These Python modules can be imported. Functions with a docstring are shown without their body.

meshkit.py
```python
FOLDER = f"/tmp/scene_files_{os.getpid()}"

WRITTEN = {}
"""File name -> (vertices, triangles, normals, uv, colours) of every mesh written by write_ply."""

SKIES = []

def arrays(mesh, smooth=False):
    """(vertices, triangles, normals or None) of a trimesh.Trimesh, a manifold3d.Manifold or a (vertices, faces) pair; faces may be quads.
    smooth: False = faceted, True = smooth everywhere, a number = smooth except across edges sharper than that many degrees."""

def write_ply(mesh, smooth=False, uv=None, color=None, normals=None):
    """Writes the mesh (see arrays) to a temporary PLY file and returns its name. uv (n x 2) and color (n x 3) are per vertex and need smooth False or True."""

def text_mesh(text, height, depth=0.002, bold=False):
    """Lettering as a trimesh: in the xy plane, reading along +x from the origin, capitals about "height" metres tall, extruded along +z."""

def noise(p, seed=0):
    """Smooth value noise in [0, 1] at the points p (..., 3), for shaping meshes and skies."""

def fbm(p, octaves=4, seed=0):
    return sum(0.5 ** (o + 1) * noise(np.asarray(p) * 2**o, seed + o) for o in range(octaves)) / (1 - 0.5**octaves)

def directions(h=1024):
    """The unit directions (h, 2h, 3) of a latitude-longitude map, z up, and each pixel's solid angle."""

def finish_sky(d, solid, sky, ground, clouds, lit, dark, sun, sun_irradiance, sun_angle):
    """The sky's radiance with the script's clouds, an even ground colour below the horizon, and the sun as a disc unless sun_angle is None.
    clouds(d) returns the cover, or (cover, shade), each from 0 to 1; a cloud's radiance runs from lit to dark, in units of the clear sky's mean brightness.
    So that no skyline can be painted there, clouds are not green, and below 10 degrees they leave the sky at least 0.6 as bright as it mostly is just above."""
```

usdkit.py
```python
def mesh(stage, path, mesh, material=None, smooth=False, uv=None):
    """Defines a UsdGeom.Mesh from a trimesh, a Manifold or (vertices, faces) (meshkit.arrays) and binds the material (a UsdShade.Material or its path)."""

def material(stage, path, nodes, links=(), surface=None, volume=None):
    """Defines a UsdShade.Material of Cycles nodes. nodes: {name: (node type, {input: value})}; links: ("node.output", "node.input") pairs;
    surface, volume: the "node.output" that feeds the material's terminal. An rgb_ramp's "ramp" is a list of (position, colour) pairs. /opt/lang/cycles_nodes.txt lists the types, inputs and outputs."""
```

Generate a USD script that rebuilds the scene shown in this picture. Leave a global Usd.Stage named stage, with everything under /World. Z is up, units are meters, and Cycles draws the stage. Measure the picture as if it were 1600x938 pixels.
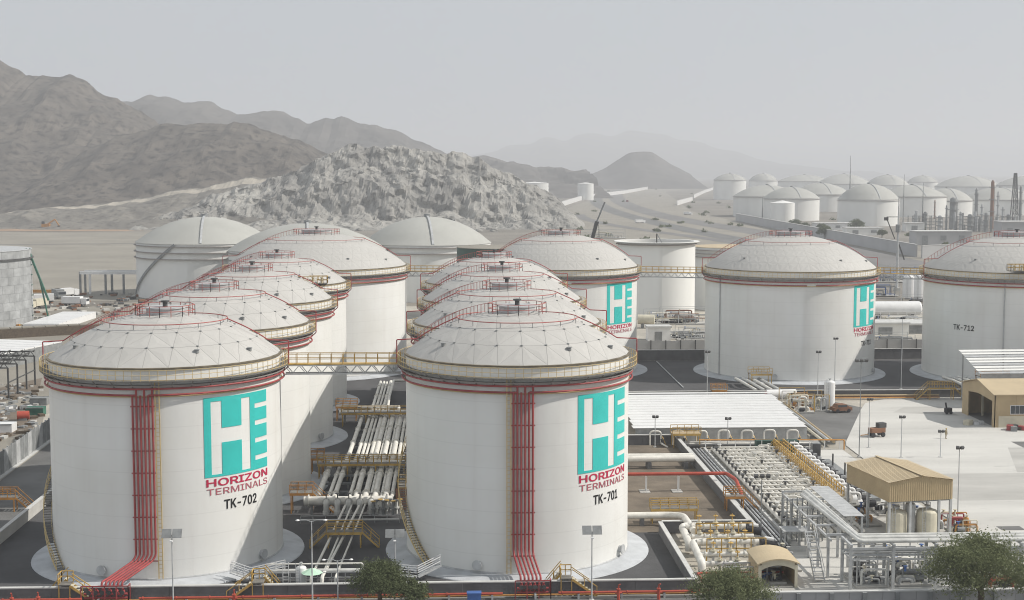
import math, random
import numpy as np, trimesh
import shapely.geometry as sg
from shapely.ops import unary_union
import usdkit, meshkit
from pxr import Usd, UsdGeom, UsdLux, UsdShade, Gf, Sdf, Vt

random.seed(7); rng = np.random.default_rng(7)
stage = Usd.Stage.CreateInMemory()
UsdGeom.SetStageUpAxis(stage, UsdGeom.Tokens.z); UsdGeom.SetStageMetersPerUnit(stage, 1.0)
UsdGeom.Xform.Define(stage, '/World'); UsdGeom.Scope.Define(stage, '/World/Looks')

# ------------------------------------------------------------------ camera
FPX, HC, YAW = 2222.0, 44.3, 0.0454
PITCH = math.atan(201 / FPX)
cam = UsdGeom.Camera.Define(stage, '/World/camera')
cam.CreateHorizontalApertureAttr(36.0); cam.CreateVerticalApertureAttr(36.0 * 600 / 1024)
cam.CreateFocalLengthAttr(36.0 * FPX / 1600); cam.CreateClippingRangeAttr(Gf.Vec2f(1.0, 40000.0))
cam.AddTranslateOp().Set(Gf.Vec3d(0, 0, HC))
cam.AddRotateZOp().Set(-math.degrees(YAW)); cam.AddRotateXOp().Set(90 - math.degrees(PITCH))
cam.CreateExposureAttr(0.06)

# ------------------------------------------------------------------ sky and sun
SUN_AZ, SUN_EL = math.radians(-5.0), math.radians(41.0)       # azimuth measured from +x
sd = np.array([math.cos(SUN_EL) * math.cos(SUN_AZ), math.cos(SUN_EL) * math.sin(SUN_AZ), math.sin(SUN_EL)])
usdkit.material(stage, '/World/Looks/sky_light', {
    'sky': ('sky_texture', {'sky_type': 'single_scattering', 'sun_disc': False, 'sun_elevation': SUN_EL,
                            'sun_rotation': math.atan2(sd[0], sd[1]), 'altitude': 50.0, 'air_density': 1.0, 'aerosol_density': 4.0, 'ozone_density': 1.0}),
    'hs': ('hsv', {'saturation': 0.35, 'value': 1.0, 'fac': 1.0}),
    'tc': ('texture_coordinate', {}), 'mp': ('mapping', {'scale': (1.0, 1.0, 4.0)}), 'cn': ('noise_texture', {'scale': 2.2, 'detail': 4.0, 'roughness': .55}), 'cr': ('rgb_ramp', {'ramp': [(.3, (.86, .925, 1.0)), (.7, (.90, .955, 1.0))]}), 'cb': ('mix', {'mix_type': 'multiply', 'fac': 1.0, 'color2': (8.0, 8.0, 8.1)}),
    'veil': ('mix_color', {'fac': 0.85, 'use_clamp': False}),
    'bg': ('background_shader', {'strength': 0.080})},
    [('tc.generated', 'mp.vector'), ('mp.vector', 'cn.vector'), ('cn.fac', 'cr.fac'), ('cr.color', 'cb.color1'), ('cb.color', 'veil.b'), ('sky.color', 'hs.color'), ('hs.color', 'veil.a'), ('veil.result', 'bg.color')], surface='bg.background')
dome = UsdLux.DomeLight.Define(stage, '/World/sky')
UsdShade.MaterialBindingAPI.Apply(dome.GetPrim()).Bind(UsdShade.Material.Get(stage, '/World/Looks/sky_light'))
sun = UsdLux.DistantLight.Define(stage, '/World/sun')
sun.CreateNormalizeAttr(True); sun.CreateIntensityAttr(1.12); sun.CreateAngleAttr(0.6); sun.CreateColorAttr(Gf.Vec3f(1.0, 0.95, 0.88))
zx = sd; xx = np.cross([0, 0, 1], zx); xx /= np.linalg.norm(xx); yx = np.cross(zx, xx)
sun.AddTransformOp().Set(Gf.Matrix4d(*xx, 0, *yx, 0, *zx, 0, 0, 0, 0, 1))
HAZE = 0.00024

# ------------------------------------------------------------------ survey helper: sight lines of the survey camera to a height or a distance
_c, _s = math.cos(PITCH), math.sin(PITCH); _ca, _sa = math.cos(YAW), math.sin(YAW)
def _ray(u, v):
    x, y = (u - 800) / FPX, -(v - 469) / FPX
    X, Yv = x, _c + y * _s
    return np.array([X * _ca + Yv * _sa, -X * _sa + Yv * _ca, -_s + y * _c])
def at(u, v, z=0.0):
    d = _ray(u, v); return d * ((z - HC) / d[2]) + [0, 0, HC]
def aty(u, v, y):
    d = _ray(u, v); return d * (y / d[1]) + [0, 0, HC]

# ------------------------------------------------------------------ mesh builder
class MB:
    def __init__(s): s.v, s.f, s.n = [], [], 0
    def add(s, v, f):
        v = np.asarray(v, float); f = np.asarray(f, int)
        if f.shape[1] == 4: f = np.vstack([f[:, [0, 1, 2]], f[:, [0, 2, 3]]])
        s.v.append(v); s.f.append(f + s.n); s.n += len(v); return s
    def tri(s, m): return s.add(*meshkit.arrays(m)[:2])
    def quad(s, a, b, c, d): return s.add([a, b, c, d], [[0, 1, 2, 3]])
    def box(s, x0, x1, y0, y1, z0, z1): return s.prism([(x0, y0), (x1, y0), (x1, y1), (x0, y1)], z0, z1)
    def obox(s, c, size, rz=0.0, rx=0.0):
        h = np.array(size) / 2
        p = np.array([[i, j, k] for k in (-1, 1) for j in (-1, 1) for i in (-1, 1)]) * h
        if rx: p = p @ np.array([[1, 0, 0], [0, math.cos(rx), math.sin(rx)], [0, -math.sin(rx), math.cos(rx)]])
        ca, sa = math.cos(rz), math.sin(rz); p = p @ np.array([[ca, sa, 0], [-sa, ca, 0], [0, 0, 1]]) + np.asarray(c)
        q = [[0, 2, 3, 1], [4, 5, 7, 6], [0, 1, 5, 4], [2, 6, 7, 3], [0, 4, 6, 2], [1, 3, 7, 5]]
        for r in q: s.add(p[r], [[0, 1, 2, 3]])
        return s
    def prism(s, poly, z0, z1):                                   # poly counter-clockwise
        p = np.asarray(poly, float); n = len(p)
        if np.sum(p[:, 0] * np.roll(p[:, 1], -1) - np.roll(p[:, 0], -1) * p[:, 1]) < 0: p = p[::-1]
        a, b = np.c_[p, np.full(n, z0)], np.c_[p, np.full(n, z1)]
        for i in range(n):
            j = (i + 1) % n; s.add([a[i], a[j], b[j], b[i]], [[0, 1, 2, 3]])
        if n <= 4: t = [[0, k, k + 1] for k in range(1, n - 1)]
        else: pv, t = trimesh.creation.triangulate_polygon(sg.Polygon(p), engine='earcut'); a, b = np.c_[pv, np.full(len(pv), z0)], np.c_[pv, np.full(len(pv), z1)]
        t = np.array(t)
        nn = np.cross(b[t[0][1]] - b[t[0][0]], b[t[0][2]] - b[t[0][0]])[2]
        if nn < 0: t = t[:, ::-1]
        s.add(b, t); s.add(a, t[:, ::-1]); return s
    def bar(s, p, q, w, h=None):                                  # rectangular bar between two points
        h = h or w; p, q = np.asarray(p, float), np.asarray(q, float); d = q - p; L = np.linalg.norm(d)
        if L < 1e-6: return s
        d /= L; up = np.array([0, 0, 1.0]) if abs(d[2]) < 0.9 else np.array([0, 1.0, 0]); x = np.cross(d, up); x /= np.linalg.norm(x); y = np.cross(x, d)
        r = [x * w / 2 * i + y * h / 2 * j for i, j in ((-1, -1), (1, -1), (1, 1), (-1, 1))]
        a, b = [p + k for k in r], [q + k for k in r]
        for i in range(4): j = (i + 1) % 4; s.add([a[i], a[j], b[j], b[i]], [[0, 3, 2, 1]])
        s.add(a, [[0, 1, 2, 3]]); s.add(b, [[0, 3, 2, 1]]); return s
    def cyl(s, p, q, r, n=10, r2=None, caps=True):
        p, q = np.asarray(p, float), np.asarray(q, float); d = q - p; L = np.linalg.norm(d); d = d / L; r2 = r if r2 is None else r2
        up = np.array([0, 0, 1.0]) if abs(d[2]) < 0.9 else np.array([1.0, 0, 0]); x = np.cross(up, d); x /= np.linalg.norm(x); y = np.cross(d, x)
        t = np.linspace(0, 2 * np.pi, n, endpoint=False); c = np.outer(np.cos(t), x) + np.outer(np.sin(t), y)
        a, b = p + c * r, q + c * r2; i = np.arange(n); j = (i + 1) % n
        s.add(np.vstack([a, b]), np.c_[i, j, j + n, i + n])
        if caps:
            k = np.arange(1, n - 1); z = np.zeros_like(k)
            s.add(b, np.c_[z, k, k + 1]); s.add(a, np.c_[z, k + 1, k])
        return s
    def tube(s, pts, r, n=8, caps=True):
        P = np.asarray(pts, float); m = len(P)
        T = np.zeros_like(P); T[1:-1] = P[2:] - P[:-2]; T[0] = P[1] - P[0]; T[-1] = P[-1] - P[-2]
        T /= np.linalg.norm(T, axis=1, keepdims=True)
        up = np.array([0, 0, 1.0]) if abs(T[0][2]) < 0.9 else np.array([1.0, 0, 0]); x = np.cross(up, T[0]); x /= np.linalg.norm(x)
        t = np.linspace(0, 2 * np.pi, n, endpoint=False); rows = []
        for k in range(m):
            x = x - T[k] * (x @ T[k]); x /= np.linalg.norm(x); y = np.cross(T[k], x)
            rr = r
            if 0 < k < m - 1:
                ca = np.dot(P[k] - P[k - 1], T[k]) / np.linalg.norm(P[k] - P[k - 1]); rr = r / max(ca, .6) ** .5
            rows.append(P[k] + rr * (np.outer(np.cos(t), x) + np.outer(np.sin(t), y)))
        V = np.vstack(rows); i = np.arange(n); j = (i + 1) % n
        F = np.vstack([np.c_[i + k * n, j + k * n, j + (k + 1) * n, i + (k + 1) * n] for k in range(m - 1)])
        s.add(V, F)
        if caps:
            k = np.arange(1, n - 1); z = np.zeros_like(k); s.add(rows[-1], np.c_[z, k, k + 1]); s.add(rows[0], np.c_[z, k + 1, k])
        return s
    def ring(s, R, z, r, n=72, m=8, a0=0, a1=2 * np.pi, c=(0, 0)):
        t = np.linspace(a0, a1, n + 1); return s.tube(np.c_[c[0] + R * np.sin(t), c[1] - R * np.cos(t), np.full(n + 1, z)], r, m, caps=False)
    def lathe(s, prof, n=64, c=(0, 0, 0), a0=0.0, a1=2 * np.pi, sharp=False):   # prof (r,z) from the bottom up, outside
        t = np.linspace(a0, a1, n + 1); segs = [prof] if not sharp else [prof[i:i + 2] for i in range(len(prof) - 1)]
        for pr in segs:
            pr = np.asarray(pr, float); m = len(pr)
            V = np.array([[c[0] + r * math.sin(a), c[1] - r * math.cos(a), c[2] + z] for r, z in pr for a in t])
            i = np.arange(n); F = np.vstack([np.c_[i + k * (n + 1), i + 1 + k * (n + 1), i + 1 + (k + 1) * (n + 1), i + (k + 1) * (n + 1)] for k in range(m - 1)])
            s.add(V, F)
        return s
    def elbow(s, pts, r, n=8, rad=None):                          # tube with rounded corners
        P = [np.asarray(p, float) for p in pts]; rad = rad or 2.2 * r; out = [P[0]]
        for a, b, c in zip(P, P[1:], P[2:]):
            u, w = (a - b), (c - b); lu, lw = np.linalg.norm(u), np.linalg.norm(w); q = min(rad, lu * .45, lw * .45); u, w = u / lu * q, w / lw * q
            for k in (0, .25, .5, .75, 1): out.append(b + u * (1 - k) ** 2 + w * k ** 2)
        return s.tube(out + [P[-1]], r, n)
    def rail(s, pts, h=1.1, step=1.6, r=.035, rails=(1.0, .5)):   # posts and rails along a polyline
        P = [np.asarray(p, float) for p in pts]
        for a, b in zip(P, P[1:]):
            L = np.linalg.norm(b - a); k = max(1, int(round(L / step)))
            for i in range(k + 1):
                q = a + (b - a) * i / k; s.bar(q, q + [0, 0, h], 2 * r)
            for f in rails: s.bar(a + [0, 0, h * f], b + [0, 0, h * f], 2 * r)
        return s
    def arrays(s): return np.vstack(s.v), np.vstack(s.f)

count = {}
def numbered(parent, name):
    k = count.get((parent, name), 0); count[(parent, name)] = k + 1
    return f'{parent}/{name}' + (f'_{k:03d}' if k else '')
LOC = {}
def tags(prim, **kw):
    for k, v in kw.items():
        if v: prim.SetCustomDataByKey(k, v)
def obj(name, mb, mat, parent=None, local=False, label=None, cat=None, group=None, kind=None, smooth=True):
    V, F = mb.arrays() if isinstance(mb, MB) else mb
    pp = parent or '/World'
    if not local: V = V - np.asarray(LOC.get(pp, (0, 0, 0)), float)
    path = numbered(pp, name)
    m = UsdGeom.Mesh.Define(stage, path)
    m.CreatePointsAttr(Vt.Vec3fArray.FromNumpy(V.astype(np.float32)))
    m.CreateFaceVertexCountsAttr(Vt.IntArray.FromNumpy(np.full(len(F), 3, np.int32)))
    m.CreateFaceVertexIndicesAttr(Vt.IntArray.FromNumpy(F.astype(np.int32).ravel()))
    m.CreateSubdivisionSchemeAttr('none')
    if smooth:
        N = np.zeros_like(V); fn = np.cross(V[F[:, 1]] - V[F[:, 0]], V[F[:, 2]] - V[F[:, 0]])
        for k in range(3): np.add.at(N, F[:, k], fn)
        l = np.linalg.norm(N, axis=1, keepdims=True); N = np.where(l > 1e-12, N / np.maximum(l, 1e-12), [0, 0, 1.0])
        m.CreateNormalsAttr(Vt.Vec3fArray.FromNumpy(N.astype(np.float32))); m.SetNormalsInterpolation('vertex')
    UsdShade.MaterialBindingAPI.Apply(m.GetPrim()).Bind(M[mat])
    tags(m.GetPrim(), label=label, category=cat, group=group, kind=kind)
    LOC[path] = (0, 0, 0) if local else LOC.get(pp, (0, 0, 0))
    return path
def thing(name, label, cat, loc=(0, 0, 0), rz=0.0, group=None):
    path = numbered('/World', name); x = UsdGeom.Xform.Define(stage, path)
    x.AddTranslateOp().Set(Gf.Vec3d(*[float(k) for k in loc])); x.AddRotateZOp().Set(math.degrees(rz))
    tags(x.GetPrim(), label=label, category=cat, group=group); LOC[path] = tuple(loc); return path
def copy(src, loc, label=None, rz=0.0, instance=True, group=None):
    p0 = stage.GetPrimAtPath(src); name = src.rsplit('/', 1)[1]
    base = name[:-4] if name[-4:-3] == '_' and name[-3:].isdigit() else name
    was = p0.GetCustomData(); path = numbered('/World', base); x = UsdGeom.Xform.Define(stage, path)
    x.GetPrim().GetReferences().AddInternalReference(src)
    x.ClearXformOpOrder(); 
    x.AddTranslateOp().Set(Gf.Vec3d(*[float(k) for k in loc])) ; x.AddRotateZOp().Set(math.degrees(rz))
    tags(x.GetPrim(), label=label or was.get('label'), category=was.get('category'), group=group or was.get('group'))
    if instance: x.GetPrim().SetInstanceable(True)
    LOC[path] = tuple(loc); return path

# ------------------------------------------------------------------ materials
M = {}
def mat(name, col, rough=.6, var=.12, scale=.6, metal=0.0, stretch=None, col2=None, bump=0.0, bscale=None, spec=.4, detail=6.0, obj_var=0.0, lo=.35, hi=.65, speck=None):
    c = np.array(col, float); c2 = np.array(col2, float) if col2 is not None else c * (1 - var * 2.2)
    nodes = {'g': ('geometry', {}), 'mp': ('mapping', {'scale': tuple(stretch or (1, 1, 1))}),
             'n': ('noise_texture', {'scale': scale, 'detail': detail, 'roughness': .62}),
             'r': ('rgb_ramp', {'ramp': [(lo, tuple(c)), (hi, tuple(c2))]}),
             'p': ('principled_bsdf', {'roughness': rough, 'metallic': metal, 'specular_ior_level': spec})}
    links = [('g.position', 'mp.vector'), ('mp.vector', 'n.vector'), ('n.fac', 'r.fac')]
    out = 'r.color'
    if speck:                                                       # (scale, darkest factor, threshold): small dark stones, cracks and tufts
        nodes['sn'] = ('noise_texture', {'scale': speck[0], 'detail': 4.0, 'roughness': .7}); nodes['sr'] = ('rgb_ramp', {'ramp': [(speck[2], (1, 1, 1)), (speck[2] + .12, (speck[1],) * 3)]})
        nodes['sm'] = ('mix', {'mix_type': 'multiply', 'fac': 1.0}); links += [('mp.vector', 'sn.vector'), ('sn.fac', 'sr.fac'), (out, 'sm.color1'), ('sr.color', 'sm.color2')]; out = 'sm.color'
    if obj_var:
        nodes['oi'] = ('object_info', {}); nodes['mr'] = ('map_range', {'to_min': 1 - obj_var, 'to_max': 1 + obj_var})
        nodes['hv'] = ('hsv', {'fac': 1.0}); links += [('oi.random', 'mr.value'), ('mr.result', 'hv.value'), (out, 'hv.color')]; out = 'hv.color'
    links.append((out, 'p.base_color'))
    if bump:
        nodes['n2'] = ('noise_texture', {'scale': bscale or scale * 4, 'detail': 5.0}); nodes['b'] = ('bump', {'strength': bump, 'distance': .3})
        links += [('mp.vector', 'n2.vector'), ('n2.fac', 'b.height'), ('b.normal', 'p.normal')]
    M[name] = usdkit.material(stage, '/World/Looks/' + name, nodes, links, surface='p.BSDF')
mat('white_paint', (.715, .715, .69), .45, .03, .22, stretch=(1, 1, .12))
usdkit.material(stage, '/World/Looks/shell_paint', {                   # white tank paint with plate seams, rain streaks and dust
    'g': ('geometry', {}), 'x': ('separate_xyz', {}), 'm': ('math', {'math_type': 'multiply', 'value2': 1 / 2.42}), 'f': ('math', {'math_type': 'fraction'}), 'l': ('math', {'math_type': 'less_than', 'value2': .04}), 'lm': ('math', {'math_type': 'multiply', 'value2': .15}),
    'mp': ('mapping', {'scale': (1, 1, .035)}), 'n': ('noise_texture', {'scale': .75, 'detail': 7.0, 'roughness': .65}), 'r': ('rgb_ramp', {'ramp': [(.42, (.725, .725, .70)), (.62, (.705, .70, .675)), (.80, (.65, .64, .61))]}),
    'n3': ('noise_texture', {'scale': .12, 'detail': 3.0}), 'r3': ('rgb_ramp', {'ramp': [(.35, (1, 1, 1)), (.7, (.93, .925, .905))]}), 'mx': ('mix', {'mix_type': 'multiply', 'fac': 1.0}), 'sm': ('mix', {'color2': (.42, .41, .39)}),
    'p': ('principled_bsdf', {'roughness': .5, 'specular_ior_level': .35}), 'n2': ('noise_texture', {'scale': .35, 'detail': 2.0}), 'b': ('bump', {'strength': .10, 'distance': .25})},
    [('g.position', 'x.vector'), ('x.z', 'm.value1'), ('m.value', 'f.value1'), ('f.value', 'l.value1'), ('l.value', 'lm.value1'), ('g.position', 'mp.vector'), ('mp.vector', 'n.vector'), ('n.fac', 'r.fac'), ('g.position', 'n3.vector'), ('n3.fac', 'r3.fac'), ('r.color', 'mx.color1'), ('r3.color', 'mx.color2'),
     ('mx.color', 'sm.color1'), ('lm.value', 'sm.fac'), ('sm.color', 'p.base_color'), ('g.position', 'n2.vector'), ('n2.fac', 'b.height'), ('b.normal', 'p.normal')], surface='p.BSDF')
M['shell_paint'] = UsdShade.Material.Get(stage, '/World/Looks/shell_paint')
mat('far_white', (.74, .74, .71), .6, .06, .05, stretch=(1, 1, .2))
mat('far_roof', (.40, .40, .37), .7, .06, .05)
mat('roof_metal', (.45, .44, .415), .6, .03, .15, obj_var=.035)
mat('roof_dark', (.16, .155, .145), .7, .15, .5)
mat('rim_brown', (.20, .17, .12), .7, .2, 1.0)
mat('red_paint', (.36, .065, .066), .5, .14, .8)
mat('red_bright', (.45, .08, .05), .5, .12, .8)
mat('cream_rail', (.68, .52, .25), .6, .12, .7)
mat('yellow_paint', (.60, .39, .11), .6, .18, .6)
mat('orange_paint', (.56, .27, .07), .6, .18, .6)
mat('grating', (.20, .19, .17), .7, .15, 1.2)
mat('walk_under', (.30, .27, .25), .7, .1, .8)
mat('galvanised', (.48, .49, .49), .45, .12, 1.0)
mat('steel_grey', (.26, .27, .27), .55, .15, 1.0)
mat('dark_steel', (.09, .09, .09), .6, .2, 1.0)
mat('black_rubber', (.03, .03, .035), .6, .1, 1.0)
mat('rail_pink', (.42, .13, .115), .6, .12, .8)
mat('pipe_white', (.74, .72, .66), .5, .10, .7)
mat('pipe_silver', (.60, .60, .57), .4, .12, .8)
mat('teal_paint', (.035, .50, .46), .5, .05, .4)
mat('text_red', (.48, .02, .07), .5, .05, .5)
mat('text_mauve', (.42, .12, .15), .5, .05, .5)
mat('text_black', (.015, .015, .015), .5, .05, .5)
mat('pad_concrete', (.50, .52, .54), .8, .10, .4, bump=.1)
mat('pad_light', (.60, .59, .55), .85, .10, .5, bump=.1)
mat('bund_concrete', (.155, .155, .16), .85, .14, .5, bump=.15)
mat('bund_cap', (.55, .55, .53), .8, .08, .6)
mat('light_concrete', (.50, .49, .46), .85, .10, .25, bump=.1)
mat('yard_concrete', (.56, .55, .515), .9, .09, .07, bump=.05, stretch=(.4, 1.6, 1), speck=(.35, .8, .6))
mat('yard_worn', (.46, .45, .42), .9, .1, .12, bump=.05, stretch=(.4, 1.6, 1))
mat('asphalt', (.085, .085, .088), .9, .16, .10, bump=.15, bscale=3)
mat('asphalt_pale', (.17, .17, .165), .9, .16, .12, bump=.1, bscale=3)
mat('tan_floor', (.20, .165, .125), .9, .22, .16, bump=.1)
mat('plant_ground', (.45, .42, .36), .9, .14, .12, bump=.2, bscale=2)
mat('desert', (.235, .215, .185), .95, .18, .012, bump=.2, bscale=.3)
mat('dust', (.275, .255, .215), .95, .10, .03, bump=.15, bscale=.5)
mat('earth_red', (.36, .25, .17), .95, .15, .03, bump=.2, bscale=.4)
mat('earth_dark', (.19, .155, .12), .95, .15, .12, bump=.2, bscale=1.5)
mat('track_dust', (.40, .365, .305), .95, .1, .05)
mat('road_far', (.185, .18, .175), .95, .10, .02)
mat('wall_far', (.40, .40, .40), .9, .06, .05)
mat('tan_metal', (.44, .34, .20), .55, .07, .4)
mat('tan_roof', (.52, .42, .27), .55, .06, .3)
mat('cream_paint', (.60, .56, .44), .6, .1, .5)
mat('old_steel', (.38, .39, .39), .7, .14, .35, obj_var=.10)
mat('green_steel', (.05, .17, .12), .6, .15, .8)
mat('dark_green', (.03, .075, .06), .6, .15, .4)
mat('blue_paint', (.06, .14, .38), .5, .1, .8)
mat('umbrella_green', (.50, .72, .55), .8, .06, 1.0)
mat('glass_dark', (.04, .05, .06), .15, .1, .5, spec=.6)
mat('bark', (.13, .10, .07), .9, .2, 2.0)
mat('brick_brown', (.24, .12, .07), .8, .15, .3)
mat('skin', (.35, .2, .13), .6, .05, 2.0)
mat('coverall', (.30, .25, .16), .8, .1, 3.0)
mat('truck_white', (.75, .75, .74), .35, .04, .5)
mat('hill_brown', (.125, .107, .088), .95, .2, .03, col2=(.060, .052, .044), speck=(.10, .22, .5), bump=1.0, bscale=.12, detail=10.0)
mat('hill_far', (.115, .105, .095), .95, .2, .01, col2=(.06, .057, .053), speck=(.05, .6, .52), bump=.4, bscale=.03, detail=8.0)
mat('quarry_rock', (.35, .34, .31), .95, .2, .035, col2=(.17, .165, .155), bump=.6, bscale=.25, detail=12.0, stretch=(1, 1, .45), speck=(.22, .35, .53))
mat('slope_dirt', (.20, .185, .16), .95, .2, .03, col2=(.12, .112, .10), bump=.5, bscale=.1, detail=10.0, speck=(.15, .45, .53))
for nm, c0, c1 in (('leaf_olive', (.17, .19, .10), (.37, .38, .23)), ('leaf_dark', (.12, .14, .075), (.26, .27, .165))):
    M[nm] = usdkit.material(stage, '/World/Looks/' + nm, {
        'g': ('geometry', {}), 'r': ('rgb_ramp', {'ramp': [(0, c0), (1, c1)]}), 'd': ('diffuse_bsdf', {}), 't': ('translucent_bsdf', {}), 'x': ('mix_closure', {'fac': .3})},
        [('g.random_per_island', 'r.fac'), ('r.color', 'd.color'), ('r.color', 't.color'), ('d.BSDF', 'x.closure1'), ('t.BSDF', 'x.closure2')], surface='x.closure')

# ------------------------------------------------------------------ ground sheets
def sheet(name, pts, z, mat_, label, grid=None):
    mb = MB(); p = np.asarray(pts, float)
    pv, t = trimesh.creation.triangulate_polygon(sg.Polygon(p[:, :2]), engine='earcut')
    t = np.array(t); V = np.c_[pv, np.full(len(pv), z)]
    n = np.cross(V[t[:, 1]] - V[t[:, 0]], V[t[:, 2]] - V[t[:, 0]])[:, 2]; t[n < 0] = t[n < 0][:, ::-1]
    return obj(name, mb.add(V, t), mat_, label=label, cat='ground', kind='structure', smooth=False)
def px(*uv, z=0.0): return [at(u, v, z)[:2] for u, v in uv]
R4 = lambda x0, x1, y0, y1: [(x0, y0), (x1, y0), (x1, y1), (x0, y1)]
sheet('ground', R4(-11500, 11500, -1500, 13500), -.30, 'desert', 'dusty beige desert plain reaching to the hazy horizon')
sheet('gravel_plateau', px((-60, 470), (300, 470), (420, 420), (420, 364), (-60, 362)), -.24, 'dust', 'pale flat gravel plateau behind the left tanks')
sheet('earth_terrace', px((-60, 361), (200, 361), (330, 352), (160, 338), (-60, 333)), -.20, 'earth_red', 'reddish earth terrace at the foot of the brown hill')
sheet('valley_floor', px((880, 385), (1240, 400), (1620, 460), (1620, 420), (1180, 352), (1080, 330), (1040, 300), (1120, 290), (1010, 290), (900, 320), (840, 345)), -.24, 'dust', 'dusty pale valley floor crossed by the curving road')
sheet('works_ground', R4(-170, 190, 60, 470), -.10, 'plant_ground', 'pale dusty concrete and grit ground of the tank terminal')
sheet('bund_floor', R4(-53.4, 25.8, 146, 300), .0, 'asphalt', 'dark asphalt floor between the front tanks')
sheet('bund_floor_tan', [(22, 171), (36.8, 171), (36.8, 226.5), (22, 226.5)], .012, 'tan_floor', 'brown stained bund floor right of the front tank')
sheet('bund_floor', R4(25, 150, 273.3, 329.8), .0, 'asphalt', 'dark asphalt floor around the three right hand tanks')
sheet('bund_floor', R4(-62, 25, 300, 350), .0, 'asphalt', 'dark asphalt floor under the farther large tanks')
sheet('yard', px((1322, 690), (1345, 640), (1352, 630), (1400, 620), (1500, 612)) + [(150, 279), (150, 150), (65, 150), (63.5, 190), (64.5, 225)], .0, 'yard_concrete', 'broad white concrete yard on the right')
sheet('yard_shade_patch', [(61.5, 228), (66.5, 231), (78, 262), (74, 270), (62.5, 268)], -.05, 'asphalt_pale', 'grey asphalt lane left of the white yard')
sheet('front_lane', R4(-80, 110, 60, 145.3), -.05, 'asphalt_pale', 'grey lane in front of the bund wall')
sheet('left_road', [(-63, 150), (-54, 150), (-54.5, 290), (-66.5, 290)], .0, 'asphalt_pale', 'grey access road left of the front tank')
sheet('road_margin', [(-64.2, 150), (-63.2, 150), (-66.7, 290), (-67.7, 290)], .02, 'bund_cap', 'pale concrete margin under the slatted fence')
# curving dirt and asphalt roads across the valley
sheet('yard_lane', [(69, 186), (150, 186), (150, 203), (66, 203)], .004, 'yard_worn', 'greyer worn strip across the white yard')
sheet('yard_lane', [(84, 203.5), (150, 203.5), (150, 222), (90, 222)], .004, 'yard_worn', 'second greyer strip farther out in the yard')
sheet('yard_lane', [(82, 256), (93, 252), (93, 262), (86, 262)], .004, 'yard_worn', 'worn apron left of the hangar door')
sheet('yard_patch', R4(92.5, 97, 222, 227), .008, 'asphalt_pale', 'small grey patch in the white yard')
sheet('yard_patch', R4(68.5, 71.5, 170, 172), .008, 'asphalt_pale', 'second small grey patch near the yard corner')
def ribbon(name, cl, w, z, mat_, label):
    P = np.array(cl, float); t = np.linspace(0, 1, len(P)); tt = np.linspace(0, 1, len(P) * 6)
    from scipy.interpolate import CubicSpline
    Q = CubicSpline(t, P)(tt); T = np.gradient(Q, axis=0); T /= np.linalg.norm(T, axis=1, keepdims=True); Nn = np.c_[-T[:, 1], T[:, 0]]
    a, b = Q + Nn * w / 2, Q - Nn * w / 2; n = len(Q); V = np.vstack([np.c_[a, np.full(n, z)], np.c_[b, np.full(n, z)]]); i = np.arange(n - 1)
    return obj(name, MB().add(V, np.c_[i + n, i + n + 1, i + 1, i]), mat_, label=label, cat='road', kind='structure', smooth=False)
ribbon('road', px((1560, 445), (1330, 392), (1180, 362), (1060, 342), (985, 322), (962, 305), (985, 292), (1040, 284)), 26, -.16, 'road_far', 'grey valley road curving away towards the cone hill')
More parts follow.
